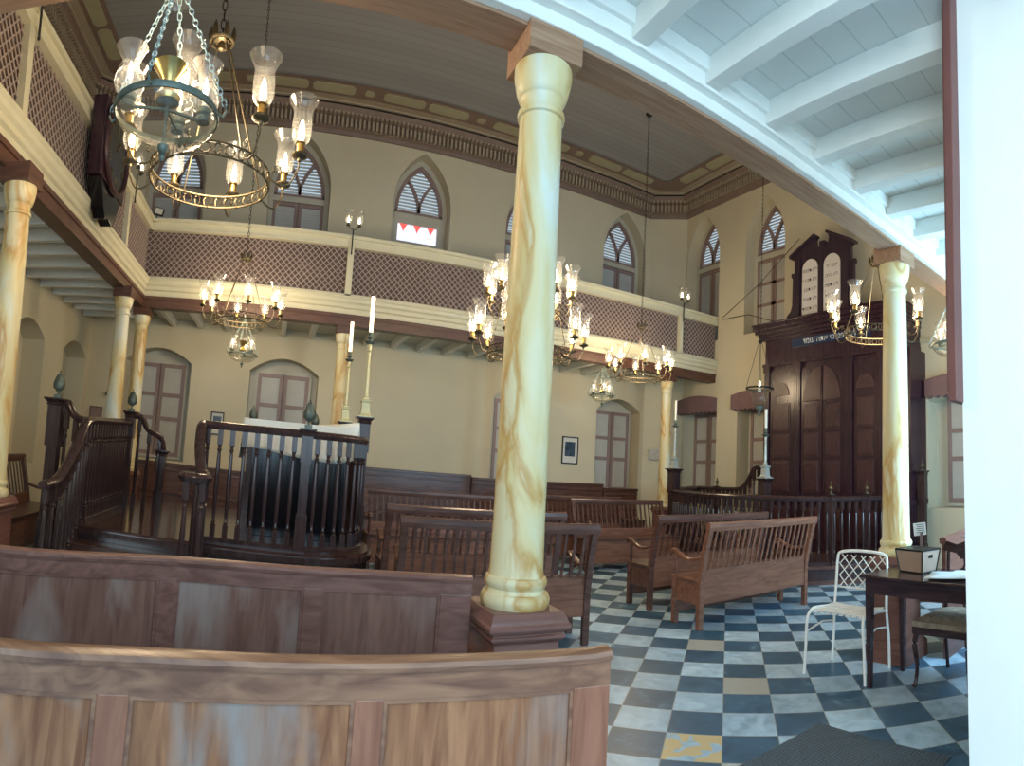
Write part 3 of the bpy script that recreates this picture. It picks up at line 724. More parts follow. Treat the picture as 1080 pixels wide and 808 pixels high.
sconce('sconce on the left gallery near the top left corner of the photo', (XG+.115, 4.35, 4.62), PI/2)
sconce('sconce on the left gallery rail just beyond the clock', (XG+.115, 7.8, 4.62), PI/2)

# sanctuary lamp in front of the ark
sl = empty('sanctuary_lamp', 'glass lamp on long thin chain hanging left of the dark ark, single flame', 'hanging lamp', (7.3, 6.58, 2.80))
MB().lathe([(.225, -.012), (.24, -.012), (.245, 0), (.24, .014), (.225, .014), (.225, -.012)], 32).build('rim', M['iron'], sl)
MB().lathe([(.222, 0), (.17, -.05), (.135, -.10), (.13, -.18), (.11, -.25), (.06, -.29), (.0, -.30)], 28, cap=False).build('bowl', M['smoke'], sl)
MB().lathe([(0, -.44), (.02, -.42), (.03, -.39), (.025, -.37), (.05, -.35), (.055, -.33), (.07, -.31), (.075, -.28), (.05, -.26)], 16).build('finial', M['verdi'], sl)
MB().lathe([(.0, -.05), (.03, -.05), (.03, .02), (0, .02)], 14).build('oil_cup', M['wax'], sl)
mb = MB(); bulb(mb, (0, 0, .02), 1.2); mb.build('flame', M['flame'], sl)
for i in range(4):
    a = PI/4 + PI/2*i; mb = MB(); mb.tube([(.235*cos(a), .235*sin(a), 0), (.02*cos(a), .02*sin(a), .76)], .004, 5); mb.build('chain', M['iron'], sl)
mb = MB(); mb.lathe([(0, .70), (.03, .74), (.05, .76), (.02, .78), (0, .80)], 12); link_chain(mb, (0, 0, .79), (0, 0, HC-2.80), .09, .014, .004, 6); mb.build('suspension_chain', M['iron'], sl)
# tie wires on the ark wall
for i, (pts, lb) in enumerate(([[(8.72, 9.0, 4.62), (8.72, 7.9, 5.12), (8.70, 6.85, 5.75)], 'thin dark wire slanting up from the far gallery to the tablets'], [[(8.72, 9.0, 4.58), (8.72, 8.2, 4.55), (8.68, 7.15, 4.18)], 'thin dark wire running from the far gallery to the ark cornice'])):
    tag(MB().tube(pts, .007, 5).build('cable', M['iron']), lb, 'wire')

# clock on the left gallery
ck = empty('wall_clock', 'dark lacquered hanging clock with round dial on the left gallery front', 'clock', (XG+.112, 6.32, 4.28))
mb = MB(); mb.box(0, .16, -.46, .46, -.34, .47); mb.build('case', M['ark'], ck, bevel=.01)
mb = MB(); mb.prism([(-.40, -.34), (.40, -.34), (.24, -.60), (.13, -.69), (.0, -.66), (-.13, -.69), (-.24, -.60)], lambda u, v, w: (w, u, v), 0, .15); mb.build('lower_case', M['black'], ck, bevel=.01)
fc = Matrix.Translation((.16, 0, .08)) @ Matrix.Rotation(PI/2, 4, 'Y')
MB().lathe([(.40, 0), (.46, .0), (.47, .02), (.455, .045), (.42, .05), (.405, .03), (.40, .02), (.40, .0)], 40, M=fc).build('bezel', M['ark2'], ck)
dl = MB().lathe([(.405, .0), (.405, .02), (0, .02)], 40, M=fc).build('dial', M['black'], ck)
mb = MB(); roman = [12, 1, 2, 3, 4, 5, 6, 7, 8, 9, 10, 11]
RN = {1: 'I', 2: 'II', 3: 'III', 4: 'IIII', 5: 'V', 6: 'VI', 7: 'VII', 8: 'VIII', 9: 'IX', 10: 'X', 11: 'XI', 12: 'XII'}
def letter_strokes(ch):
    return {'I': [((0, 0), (0, 1))], 'V': [((-.25, 1), (0, 0)), ((0, 0), (.25, 1))], 'X': [((-.25, 0), (.25, 1)), ((-.25, 1), (.25, 0))]}[ch]
for h in range(12):
    a = PI/2 - 2*PI*h/12; s = RN[roman[h]]
    for k, ch in enumerate(s):
        off = (k-(len(s)-1)/2)*.026
        for p, q in letter_strokes(ch):
            P = []
            for (x, y) in (p, q):
                rx, ry = off + x*.035, .27 + y*.075
                th = a - PI/2; P.append((.183, (rx*cos(th) - ry*sin(th)), .08 + (rx*sin(th) + ry*cos(th))))
            mb.bar(P[0], P[1], .007, .004, up=(1, 0, 0))
mb.build('numeral', M['brass'], dl)
mb = MB(); mb.bar((.187, 0, .08), (.187, .12, .22), .016, .004, up=(1, 0, 0)); mb.bar((.190, 0, .08), (.190, -.05, .32), .010, .004, up=(1, 0, 0)); mb.build('hand', M['brass'], dl)
# small flood light at the left end of the far rail
fl = empty('flood_light', 'small black flood light on a stalk at the left corner of the far gallery rail', 'light', (XG+.12, YG-.02, 4.67))
mb = MB(); mb.box(-.08, .08, -.03, .02, .07, .19, Matrix.Rotation(.25, 4, 'Y')); mb.build('housing', M['iron'], fl, bevel=.008)
mb = MB(); mb.box(-.065, .065, -.034, -.03, .085, .175, Matrix.Rotation(.25, 4, 'Y')); mb.build('lens', M['mount'], fl)
MB().tube([(0, 0, 0), (0, .0, .08)], .007, 6).build('stalk', M['iron'], fl)
# ------------------------------------------------------------------ balustrades
def baluster_proto(h, name='baluster', mat=None, s=.025):
    mb = MB(); mb.box(-s, s, -s, s, 0, h*.16); mb.box(-s, s, -s, s, h*.86, h)
    mb.lathe([(s*.9, h*.16), (s*.6, h*.17), (s*.95, h*.185), (s*.6, h*.20), (s*.75, h*.24), (s*.95, h*.5), (s*.7, h*.78), (s*.6, h*.80), (s*1.0, h*.815), (s*.6, h*.83), (s*.85, h*.86)], 8)
    return mb.build(name, mat or M['dark'])
RAILP = [(-.045, -.01), (-.050, .012), (-.038, .03), (-.015, .042), (.015, .042), (.038, .03), (.050, .012), (.045, -.01), (.03, -.028), (-.03, -.028)]
def smooth_path(pts, k=6):
    P = [Vector(p) for p in pts]; out = []
    for i in range(len(P)-1):
        p0 = P[max(0, i-1)]; p1 = P[i]; p2 = P[i+1]; p3 = P[min(len(P)-1, i+2)]
        for j in range(k):
            t = j/k; out.append(.5*((2*p1) + (p2-p0)*t + (2*p0-5*p1+4*p2-p3)*t*t + (3*p1-p0-3*p2+p3)*t**3))
    out.append(P[-1]); return out
def railing(root, pts, zfoot, gap=.125, shoe=True, skip=0, sm=True, mat=None, proto=None):
    """pts 3D of the handrail; zfoot(x, y) or number; balusters below"""
    mat = mat or M['dark']
    P = smooth_path(pts) if sm and len(pts) > 2 else [Vector(p) for p in pts]
    zf = zfoot if callable(zfoot) else (lambda t: zfoot)
    MB().sweep(P, RAILP, smooth=True).build('handrail', mat, root)
    if shoe:
        MB().sweep([Vector((p.x, p.y, zf(0)+.02)) for p in P], [(-.04, -.02), (-.04, .02), (-.025, .03), (.025, .03), (.04, .02), (.04, -.02)]).build('shoe_rail', mat, root)
    L = [0]
    for a, b in zip(P, P[1:]): L.append(L[-1] + ((b-a).xy).length)
    n = max(1, round(L[-1]/gap)); cache = {}
    for i in range(n):
        s = (i+.5)*L[-1]/n; k = 0
        while k < len(P)-2 and L[k+1] < s: k += 1
        t = (s-L[k])/max(1e-6, L[k+1]-L[k]); p = P[k].lerp(P[k+1], t); f = zf(s/L[-1]); h = round((p.z-.02-f)/.05)*.05
        h = p.z - .02 - f
        key = round(h, 2)
        if key not in cache: cache[key] = baluster_proto(key, mat=mat); cache[key].parent = root; o = cache[key]
        else: o = child_copy(cache[key], root)
        o.location = (p.x, p.y, f)
def newel(root, x, y, z0, z1, w=.065, top=None, mat=None, name='newel'):
    mat = mat or M['dark']; mb = MB(); h = z1-z0
    mb.box(-w, w, -w, w, 0, h*.30); mb.box(-w*.8, w*.8, -w*.8, w*.8, h*.30, h*.72); mb.box(-w, w, -w, w, h*.72, h-.05)
    for k in range(-2, 3): mb.box(k*w*.3-.005, k*w*.3+.005, -w*.86, w*.86, h*.33, h*.70)
    mb.lathe([(w*1.05, h-.07), (w*1.15, h-.06), (w*1.05, h-.05), (w*1.1, h-.04), (w*1.5, h-.012), (w*1.5, h)], 4, sq=True)
    o = mb.build(name, mat, root, (x, y, z0))
    if top == 'pine':
        mb = MB(); mb.box(-.035, .035, -.035, .035, 0, .035); mb.lathe([(.012, .035), (.010, .06), (.03, .07), (.034, .08), (.02, .085)], 12)
        n, m = 18, 14; vs = []; fs = []
        for i in range(m+1):
            t = i/m; r = .056*(math.sin(PI*(.16+.84*t)**.72)**.75) if t < 1 else 0.002
            for k in range(n):
                a = 2*PI*k/n; b = .008*cos(9*a/1.0 + (i % 2)*PI)*(1 if 0 < i < m else 0)
                vs.append(((r+b)*cos(a), (r+b)*sin(a), .085+.16*t))
        for i in range(m):
            for k in range(n): l = (k+1) % n; fs.append((i*n+k, i*n+l, (i+1)*n+l, (i+1)*n+k))
        mb.add(vs, fs, False); mb.lathe([(.004, .245), (.010, .255), (0, .268)], 8)
        mb.build('pinecone_finial', M['verdi'], o, (0, 0, h))
    if top == 'urn':
        MB().lathe([(.034, 0), (.034, .012), (.012, .025), (.012, .04), (.03, .055), (.035, .075), (.028, .10), (.010, .115), (.02, .125), (.01, .14), (.012, .155), (0, .18)], 14).build('urn_finial', M['bronze'], o, (0, 0, h))
    return o
bim = empty('reader_platform', 'dark wooden reading platform with balustrade, curved stair rails and pinecone newels', 'platform', (0, 0, 0))
Z0 = .50
def rounded(pts, z0, z1, name, mat, off=0):
    mb = MB(); mb.prism(pts, lambda u, v, w: (u, v, w), z0, z1); return mb.build(name, mat, bim)
def outline(o):
    pts = [(-1.95-o, 5.55-o)]
    for i in range(9): a = -PI/2 + PI/2*i/8; pts.append((.40+(.72+o)*cos(a), 6.30+(.75+o)*sin(a)))
    for i in range(9): a = PI/2*i/8; pts.append((.40+(.72+o)*cos(a), 7.85+(.7+o)*sin(a)))
    for i in range(9): a = PI/2+PI/2*i/8; pts.append((-1.25+(.70+o)*cos(a), 7.85+(.7+o)*sin(a)))
    return pts
plm = wood('platform_boards', (.035, .018, .016), (.09, .045, .038), (1, 9, 9), .12)
rounded(outline(0), .0, .42, 'platform_base', M['dark']); rounded(outline(.035), .42, .47, 'platform_moulding', M['dark']); rounded(outline(.0), .47, Z0, 'deck', plm)
rounded(outline(.03), .0, .08, 'plinth', M['dark'])
for i in range(3):
    mb = MB(); mb.box(-1.95, -.62, 5.55-.27*(3-i), 5.545, .0 if i == 0 else .125*i+.0005, .125*(i+1)); mb.build('step', plm, bim, bevel=.006)
zr = 1.54
newel(bim, -2.22, 5.60, 0, 1.64, .075, 'pine'); newel(bim, -1.85, 7.28, Z0, 1.64, .06, 'pine')
newel(bim, .33, 5.66, Z0, 1.60, .055, 'pine')
newel(bim, 1.00, 6.46, Z0, 1.80, .065); newel(bim, .95, 7.88, Z0, 1.80, .065)
newel(bim, -.32, 8.38, Z0, 1.66, .06, 'pine'); newel(bim, .58, 8.40, Z0, 1.66, .06, 'pine')
newel(bim, -1.42, 7.40, Z0, 1.22, .06)
railing(bim, [(-.70, 5.66, zr), (.27, 5.66, zr)], Z0, .125)
railing(bim, [(.38, 5.66, zr), (.62, 5.72, zr), (.84, 5.88, zr), (.97, 6.12, zr), (1.0, 6.40, zr)], Z0, .115)
railing(bim, [(1.02, 6.52, zr), (1.0, 7.82, zr)], Z0, .13)
railing(bim, [(.92, 7.95, zr), (.80, 8.25, zr), (.64, 8.38, zr)], Z0, .13)
railing(bim, [(.52, 8.40, zr), (-.26, 8.40, zr)], Z0, .13)
railing(bim, [(-1.85, 5.66, 1.46), (-1.85, 7.22, 1.50)], Z0, .105)
railing(bim, [(-2.15, 5.60, 1.60), (-2.09, 5.60, 1.59), (-2.03, 5.60, 1.50), (-1.95, 5.61, 1.455), (-1.85, 5.65, 1.455)], .02, .10, shoe=False)
railing(bim, [(-1.79, 7.28, 1.58), (-1.70, 7.28, 1.57), (-1.62, 7.29, 1.45), (-1.50, 7.31, 1.39), (-1.43, 7.33, 1.34), (-1.40, 7.37, 1.16)], Z0, .13, shoe=False)
railing(bim, [(-1.85, 5.66, 1.46), (-1.84, 5.45, 1.42), (-1.81, 5.18, 1.24), (-1.80, 4.90, 1.04), (-1.81, 4.70, .94), (-1.84, 4.50, .91)], lambda t: .38*max(0, 1-t*1.3)+.0, .13, shoe=False)
vol = [(-.64 + .10*cos(a)*k, 4.93 + .10*sin(a)*k, 1.10) for a, k in [(0.2, 1), (-.6, 1), (-1.4, 1), (-2.2, .98), (-3.0, .95), (-3.8, .85), (-4.6, .75)]]
railing(bim, [(-.70, 5.66, 1.54), (-.70, 5.55, 1.50), (-.68, 5.38, 1.34), (-.63, 5.20, 1.18), (-.56, 5.06, 1.11)] + vol, lambda t: .38*max(0, 1-t*1.6)+.0, .14, shoe=False)
mb = MB(); mb.box(-.03, .03, -.03, .03, 0, 1.0); mb.build('newel', M['dark'], bim, (-.70, 5.66, Z0))

# reading desk with cloth
dk = empty('reading_desk', 'dark panelled reading desk on the platform under a white cloth', 'desk', (.30, 6.78, Z0))
mb = MB(); mb.box(-.52, .56, -.36, .36, 0, 1.10)
for k in range(22): mb.box(-.50+.048*k, -.48+.048*k, -.375, .36, .12, 1.0)
mb.build('body', M['black'], dk, bevel=.003)
mb = MB(); mb.box(-.56, .60, -.40, .40, 1.10, 1.16); mb.build('top', M['dark'], dk, bevel=.008)
mb = MB(); nx, nv = 40, 22; vs = []; fs = []
for i in range(nx+1):
    s = -1+2*i/nx; x = .30 + .64*s
    for j in range(nv+1):
        t = j/nv
        if t < .35: y = 6.36 - .01*sin(9*s+3)*(1-t/.35); z = 1.40 + (.35 if 1 else 0)*(t/.35) - .05*sin(2.2*s)*(1-t/.35); y -= .012*sin(23*s)*(1-t/.35)
        elif t < .75: q = (t-.35)/.4; y = 6.36 + .84*q; z = 1.75 + .03*q
        else: q = (t-.75)/.25; y = 7.21; z = 1.78 - .30*q
        z -= .05
        z += .02*(abs(s)**3) + .03*s - .02*(1 if t >= .3 else .3) - .025*(1-s*s) + .006*sin(7*s+5*t)
        if t > .3: z = max(z, 1.668 if s > -.88 else 1.66)
        vs.append((x + (.0), y, z))
for i in range(nx):
    for j in range(nv): a = i*(nv+1)+j; fs.append((a, a+nv+1, a+nv+2, a+1))
mb.add(vs, fs, True)
for s_, x0 in ((-1, -.34), (1, .94)):   # end drops
    vs = []; fs = []
    for i in range(13):
        t = i/12
        for j in range(7):
            q = j/6; vs.append((x0 + s_*(.02*q+.015*sin(3*t*PI+q)*q), 6.36+.85*t, (1.62 if s_ < 0 else 1.70) - .36*q + .03*(1-q)*t))
    for i in range(12):
        for j in range(6): a = i*7+j; fs.append((a, a+7, a+8, a+1))
    mb.add(vs, fs, True)
cl = mb.build('tablecloth', M['cloth']); sd = cl.modifiers.new('thick', 'SOLIDIFY'); sd.thickness = .006
tag(cl, 'white cloth draped over the reading desk behind the balustrade', 'cloth')

def candlestick(label, loc, h=1.30, lit=True, s=1.0, mat='brass', group=None):
    r = empty('candlestick', label, 'candlestick', loc, 0, group)
    stemm = plain('candlestick_paint_%s' % mat, (.60, .55, .32) if lit else (.42, .46, .44), .35, .2, var=.1, scale=12) if ('candlestick_paint_%s' % mat) not in bpy.data.materials else bpy.data.materials['candlestick_paint_%s' % mat]
    MB().lathe([(.085*s, 0), (.085*s, .012), (.055*s, .02), (.06*s, .03), (.048*s, .045), (.042*s, .15), (.055*s, .16), (.058*s, .175), (.03*s, .19), (.03*s, .205)], 4, sq=True).build('base', stemm, r)
    ht = h*.60
    MB().lathe([(.026*s, .205), (.030*s, .22), (.020*s, .24), (.024*s, .30), (.018*s, ht-.10), (.016*s, ht-.08), (.026*s, ht-.07), (.018*s, ht-.055), (.022*s, ht)], 14).build('stem', stemm, r)
    MB().lathe([(.02*s, ht), (.05*s, ht+.012), (.062*s, ht+.03), (.055*s, ht+.03), (.02*s, ht+.035), (.018*s, ht+.05), (.032*s, ht+.065), (.02*s, ht+.08), (.024*s, ht+.13), (.0, ht+.13)], 14).build('drip_dish', M['verdi'], r)
    MB().lathe([(.022*s, ht+.13), (.022*s, h), (.008, h+.003), (0, h+.003)], 14).build('candle', M['candle'] if lit else M['wax'], r)
    return r
candlestick('tall pale candlestick with a glowing candle on the right-hand platform newel', (1.00, 6.46, 1.80), 1.28, group='platform candlesticks')
candlestick('second candlestick with a glowing candle, behind the cloth, at the rear platform newel', (.95, 7.88, 1.80), 1.28, group='platform candlesticks')
candlestick('candlestick with unlit white candle beside the far right column', (7.05, 8.50, 1.52), 1.20, lit=False, mat='verdi', group='ark candlesticks')
candlestick('candlestick with unlit white candle in front of the left side of the ark', (7.0, 6.16, 1.40), 1.02, lit=False, mat='verdi', s=1.1, group='ark candlesticks')

# ------------------------------------------------------------------ ark enclosure
ae = empty('ark_balustrade', 'dark bowed balustrade on a plinth in front of the ark', 'railing', (0, 0, 0))
bow = [(7.0, 8.45), (6.62, 7.7), (6.42, 6.9), (6.45, 6.1), (6.72, 5.45), (7.15, 4.98), (7.65, 4.66), (8.30, 4.42)]
sp = smooth_path([(x, y, 0) for x, y in bow], 5)
mb = MB(); ol = [(p.x-.06, p.y-.05) for p in sp] + [(8.79, 4.36), (8.79, 8.6), (7.1, 8.6)]
mb.prism(ol, lambda u, v, w: (u, v, w), 0, .20); mb.build('plinth', M['dark'], ae)
ol2 = [(p.x-.09, p.y-.08) for p in sp] + [(8.79, 4.33), (8.79, 8.62), (7.1, 8.62)]
mb = MB(); mb.prism(ol2, lambda u, v, w: (u, v, w), .20, .24); mb.prism(ol2, lambda u, v, w: (u, v, w), 0, .05); mb.build('plinth_moulding', M['bench'], ae)
railing(ae, [(x, y, 1.13) for x, y in bow[:6]], .24, .12); railing(ae, [(x, y, 1.13) for x, y in bow[5:]], .24, .12)
newel(ae, 7.05, 8.50, 0, 1.52, .085); newel(ae, 7.0, 6.16, .24, 1.40, .07)
newel(ae, 7.15, 4.98, .24, 1.20, .04, 'urn'); newel(ae, 7.65, 4.66, .24, 1.20, .04, 'urn')
newel(ae, 8.42, 4.08, 0, 1.52, .06, 'urn')
railing(ae, [(8.40, 4.40, 1.46), (8.42, 4.14, 1.46)], .0, .075)
railing(ae, [(7.12, 8.60, 1.15), (8.4, 9.3, 1.17)], .0, .13)
railing(ae, [(8.4, 9.3, 1.17), (8.4, 8.7, 1.17), (8.4, 8.15, 1.18), (8.4, 7.95, 1.24), (8.4, 7.78, 1.42), (8.4, 7.68, 1.56), (8.4, 7.50, 1.58)], .22, .12, shoe=False)
newel(ae, 8.40, 8.72, .2, 1.22, .035, 'urn'); newel(ae, 8.42, 7.42, .2, 1.60, .06)

# ------------------------------------------------------------------ ark
ark = empty('ark', 'tall dark mahogany ark with panelled doors, cornice and Hebrew tablets on top', 'cabinet', (8.2, 5.70, .24))
# local: y along the front, -x towards the hall; z from the plinth top
mb = MB(); mb.box(0, .59, -1.44, 1.52, 0, 3.22); mb.box(.02, .59, -1.52, -1.44, 0, 3.12); mb.build('body', M['ark'], ark)
mb = MB()
for z0, z1, d in ((3.08, 3.14, .06), (3.14, 3.55, .02), (3.55, 3.60, .08), (3.60, 3.66, .12), (3.66, 3.72, .17), (3.72, 3.80, .20), (3.80, 3.83, .22)): mb.box(-d, .59, -1.43-d*.2, 1.52+d, z0, z1)
mb.build('cornice', M['ark'], ark, bevel=.006)
mb = MB(); mb.box(-.03, .59, -1.53, 1.55, 0, .12); mb.box(-.05, .59, -1.55, 1.57, .78, .86); mb.build('base_moulding', M['ark'], ark, bevel=.005)
for a, b in ((.66, .82), (-.46, -.28), (-1.44, -1.28), (1.40, 1.52), (-1.02, -.96)):
    mb = MB(); mb.box(-.06, 0, a, b, .86, 2.98); mb.box(-.08, 0, a-.015, b+.015, 2.98, 3.08); mb.box(-.08, 0, a-.015, b+.015, .86, .94)
    for k in range(3): mb.box(-.066, 0, a+(b-a)*(k+.6)/3.2-.008, a+(b-a)*(k+.6)/3.2+.008, 1.0, 2.92)
    mb.build('pilaster', M['ark'], ark)
def panelled(name, y0, y1, z0, z1, zs, arch, parent, fx=-.035):
    mb = MB(); mb.box(fx, 0, y0, y1, z0, z1); d = mb.build(name, M['ark'], parent)
    for a, b in zs:
        mb = MB(); mb.box(fx-.012, fx, y0+.06, y1-.06, a, b); mb.box(fx-.024, fx, y0+.085, y1-.085, a+.03, b-.03)
        mb.build('raised_panel', M['ark2'], d, bevel=.006)
    if arch is not None:
        yc, r, z, half = arch; mb = MB()
        pts = [(yc, z)] + [(yc + half*r*cos(PI/2*i/10), z + .56*sin(PI/2*i/10)) for i in range(11)]
        mb.prism(pts, lambda u, v, w: (w, u, v), fx-.014, fx); mb.build('arched_panel', M['ark2'], d, bevel=.006)
    return d
ZP = [(.95, 1.45), (1.50, 1.90), (1.95, 2.36)]
for s in (1, -1):
    y0, y1 = (.19, .64) if s > 0 else (-.26, .17)
    panelled('door', y0, y1, .87, 3.0, ZP, (.18 + s*.03, .40 if s > 0 else .36, 2.42, s), ark)
panelled('side_panel', .84, 1.38, .87, 3.0, [(.95, 1.45), (1.50, 1.90), (1.95, 2.42)], None, ark)
panelled('side_panel', -.94, -.48, .87, 3.0, [(.95, 1.45), (1.50, 1.90), (1.95, 2.42)], None, ark)
for yc in (1.11, -.71):
    mb = MB(); mb.prism([(yc+.18*cos(PI*i/14), 2.56+.22*sin(PI*i/14)) for i in range(15)], lambda u, v, w: (w, u, v), -.05, -.035); mb.build('shell_panel', M['ark2'], ark)
for a, b in ((.90, 1.35), (.22, .62), (-.24, .14), (-.92, -.50)):
    mb = MB(); mb.box(-.02, 0, a, b, .20, .70); mb.box(-.03, 0, a+.04, b-.04, .24, .66); mb.build('lower_panel', M['ark2'], ark, bevel=.005)
def text_on(s, size, fn3, parent, mat, name='lettering', align='CENTER'):
    """flat lettering converted to mesh and mapped by fn3(x, y)->xyz (local to parent)"""
    cu = bpy.data.curves.new(name, 'FONT'); cu.body = s; cu.size = size; cu.align_x = align; cu.extrude = 0; cu.resolution_u = 2
    t = bpy.data.objects.new('tmp', cu); COL.objects.link(t); dg = bpy.context.evaluated_depsgraph_get(); dg.update()
    me = bpy.data.meshes.new_from_object(t.evaluated_get(dg)); bpy.data.objects.remove(t)
    for v in me.vertices: v.co = fn3(v.co.x, v.co.y)
    me.materials.clear(); me.materials.append(mat)
    o = bpy.data.objects.new(name, me); COL.objects.link(o); o.parent = parent; return o
# text board
mb = MB(); mb.box(-.045, 0, -.80, .88, 3.36, 3.50); tb = mb.build('inscription_board', M['navy'], ark)
def rtl(s): return s[::-1]
text_on(rtl('דע לפני מי אתה עומד'), .13, lambda x, y: (-.049, .04-x, 3.395+y), tb, M['textw'])
# tablets
zt = 3.83; yc = .33
mb = MB()
outl = [(-.62, 0), (-.62, 1.14), (-.70, 1.17), (-.70, 1.21), (-.16, 1.47), (-.11, 1.46), (-.16, 1.39), (-.15, 1.30), (-.06, 1.24), (.0, 1.24)]
L_ = [(-u, v) for u, v in outl][::-1][1:]
cen = [(-.06, 1.24), (-.06, 1.34), (.06, 1.34), (.06, 1.24)]
poly = outl[:-1] + cen[1:3] + L_[0:]
mb.prism([(yc+u, zt+v) for u, v in poly], lambda u, v, w: (w, u, v), .12, .22); frm = mb.build('tablet_frame', M['tabwood'], ark, bevel=.004)
for s in (-1, 1):
    mb = MB(); mb.prism([(yc+s*u, zt+v) for u, v in [(.62, 0), (.86, 0), (.86, .06), (.82, .16), (.74, .22), (.70, .32), (.69, .80), (.73, .84), (.72, .90), (.66, .90), (.62, .86)]], lambda u, v, w: (w, u, v), .14, .20); mb.build('scroll_bracket', M['tabwood'], ark, bevel=.004)
mb = MB(); mb.box(.06, .24, yc-.66, yc+.66, zt, zt+.06); mb.box(.08, .24, yc-.045, yc+.045, zt+.05, zt+1.0)
for s in (-1, 1):
    mb.prism([(yc+s*u, zt+v) for u, v in [(.72, 1.15), (.72, 1.20), (.14, 1.48), (.12, 1.44)]], lambda u, v, w: (w, u, v), .05, .23)
    mb.box(.08, .23, yc+s*.54-.06, yc+s*.54+.06, zt+.05, zt+1.14)
mb.build('pediment_moulding', M['tabwood'], ark, bevel=.004)
LT = [['אנכי ה׳', 'לא יהיה', 'לא תשא', 'זכור את', 'כבד את'], ['לא תרצח', 'לא תנאף', 'לא תגנב', 'לא תענה', 'לא תחמד']]
for s, lines in ((-1, LT[0]), (1, LT[1])):   # the right tablet (smaller y) carries the first five
    c0 = yc + s*.245
    mb = MB(); mb.prism([(c0-.18, zt+.09), (c0+.18, zt+.09)] + [(c0+.18*cos(PI*i/16), zt+.88+.18*sin(PI*i/16)) for i in range(17)], lambda u, v, w: (w, u, v), .095, .12)
    tbl = mb.build('tablet', M['tablet'], ark)
    for k, t in enumerate(lines):
        text_on(rtl(t), .088, lambda x, y, z=zt+.83-.165*k, c=c0: (.092, c-x, z+y), tbl, M['text'])

# ------------------------------------------------------------------ benches
def bench(label, loc, rz, L=1.7, mat='bench', group='slatted benches'):
    """origin at the back foot line; seat towards local +y"""
    r = empty('bench', label, 'bench', loc, rz, group); m = M[mat]; h = L/2
    def back(z): return -.13*max(0, (z-.45))/.5
    for s in (-1, 1):
        mb = MB(); mb.sweep([(s*(h-.03), 0, 0), (s*(h-.03), 0, .25), (s*(h-.03), -.005, .45), (s*(h-.03), -.06, .70), (s*(h-.03), -.13, .94)], [(-.03, -.025), (.03, -.025), (.03, .03), (-.03, .03)], up=(0, 1, 0)); mb.build('back_post', m, r, bevel=.004)
        mb = MB(); mb.box(s*(h-.03)-.03, s*(h-.03)+.03, .36, .415, 0, .44); mb.lathe([(.022, .44), (.016, .47), (.024, .50), (.017, .54), (.017, .60), (.024, .63), (.02, .645)], 10, (s*(h-.03), .385, 0)); mb.build('front_leg', m, r, bevel=.003)
        P = smooth_path([(s*(h-.03), -.04, .66), (s*(h-.03), .06, .635), (s*(h-.03), .18, .62), (s*(h-.03), .30, .645), (s*(h-.03), .40, .685), (s*(h-.03), .455, .68), (s*(h-.03), .46, .645)], 4)
        MB().sweep(P, [(-.028, -.013), (.028, -.013), (.028, .010), (.015, .016), (-.015, .016), (-.028, .010)], smooth=True).build('armrest', m, r)
        mb = MB(); mb.box(s*(h-.03)-.012, s*(h-.03)+.012, .02, .37, .22, .43); mb.build('end_panel', m, r)
    mb = MB(); mb.sweep([(-h-.01, -.135, .955), (h+.01, -.135, .955)], [(-.022, -.045), (.022, -.045), (.030, -.01), (.030, .025), (.018, .035), (-.018, .035), (-.030, .025), (-.030, -.01)]); mb.build('top_rail', m, r)
    mb = MB(); n = int((L-.16)/.085)
    for i in range(n):
        x = -h+.08+(L-.16)*(i+.5)/n; mb.bar((x, -.035, .55), (x, -.132, .915), .026, .012, up=(1, 0, 0)) if 0 else mb.bar((x, -.035, .55), (x, -.132, .915), .012, .024, up=(1, 0, 0))
    mb.build('slats', m, r)
    mb = MB(); mb.box(-h+.055, h-.055, -.012, .012, .23, .56); mb.build('back_apron', M['bench_l'], r, bevel=.004)
    mb = MB(); mb.box(-h+.0, h-.0, .02, .44, .43, .455); mb.build('seat', m, r, bevel=.006)
    mb = MB(); mb.box(-h+.055, h-.055, .375, .40, .10, .43); mb.build('front_apron', M['bench_l'], r, bevel=.004)
    return r
bench('light mahogany slatted bench on the right, back towards us, nearest the white chair', (4.90, 4.40, 0), .0, 1.78, 'bench_l')
bench('slatted bench just behind the light mahogany bench, same direction', (5.05, 5.36, 0), .02, 1.90, 'bench')
bench('slatted bench behind the nearest column, its pale back panel showing right of the shaft', (1.95, 4.62, 0), -.13, 1.72, 'bench')
bench('second slatted bench of the row behind the nearest column, left part visible', (2.15, 5.75, 0), -.03, 1.95, 'bench')
bench('long slatted bench facing us near the far wall, just right of the platform', (2.65, 8.15, 0), PI, 2.6, 'bench')
bench('slatted bench facing us beyond the chequered aisle, its front panel showing', (5.62, 8.10, 0), PI-.02, 1.85, 'bench')
bench('slatted bench facing us, one row further back, partly hidden, right of the nearest column', (5.30, 8.85, 0), PI, 1.75, 'bench')
bench('short slatted bench at the far left, behind the left-edge column', (-2.98, 6.1, 0), -PI/2, 1.5, 'bench')
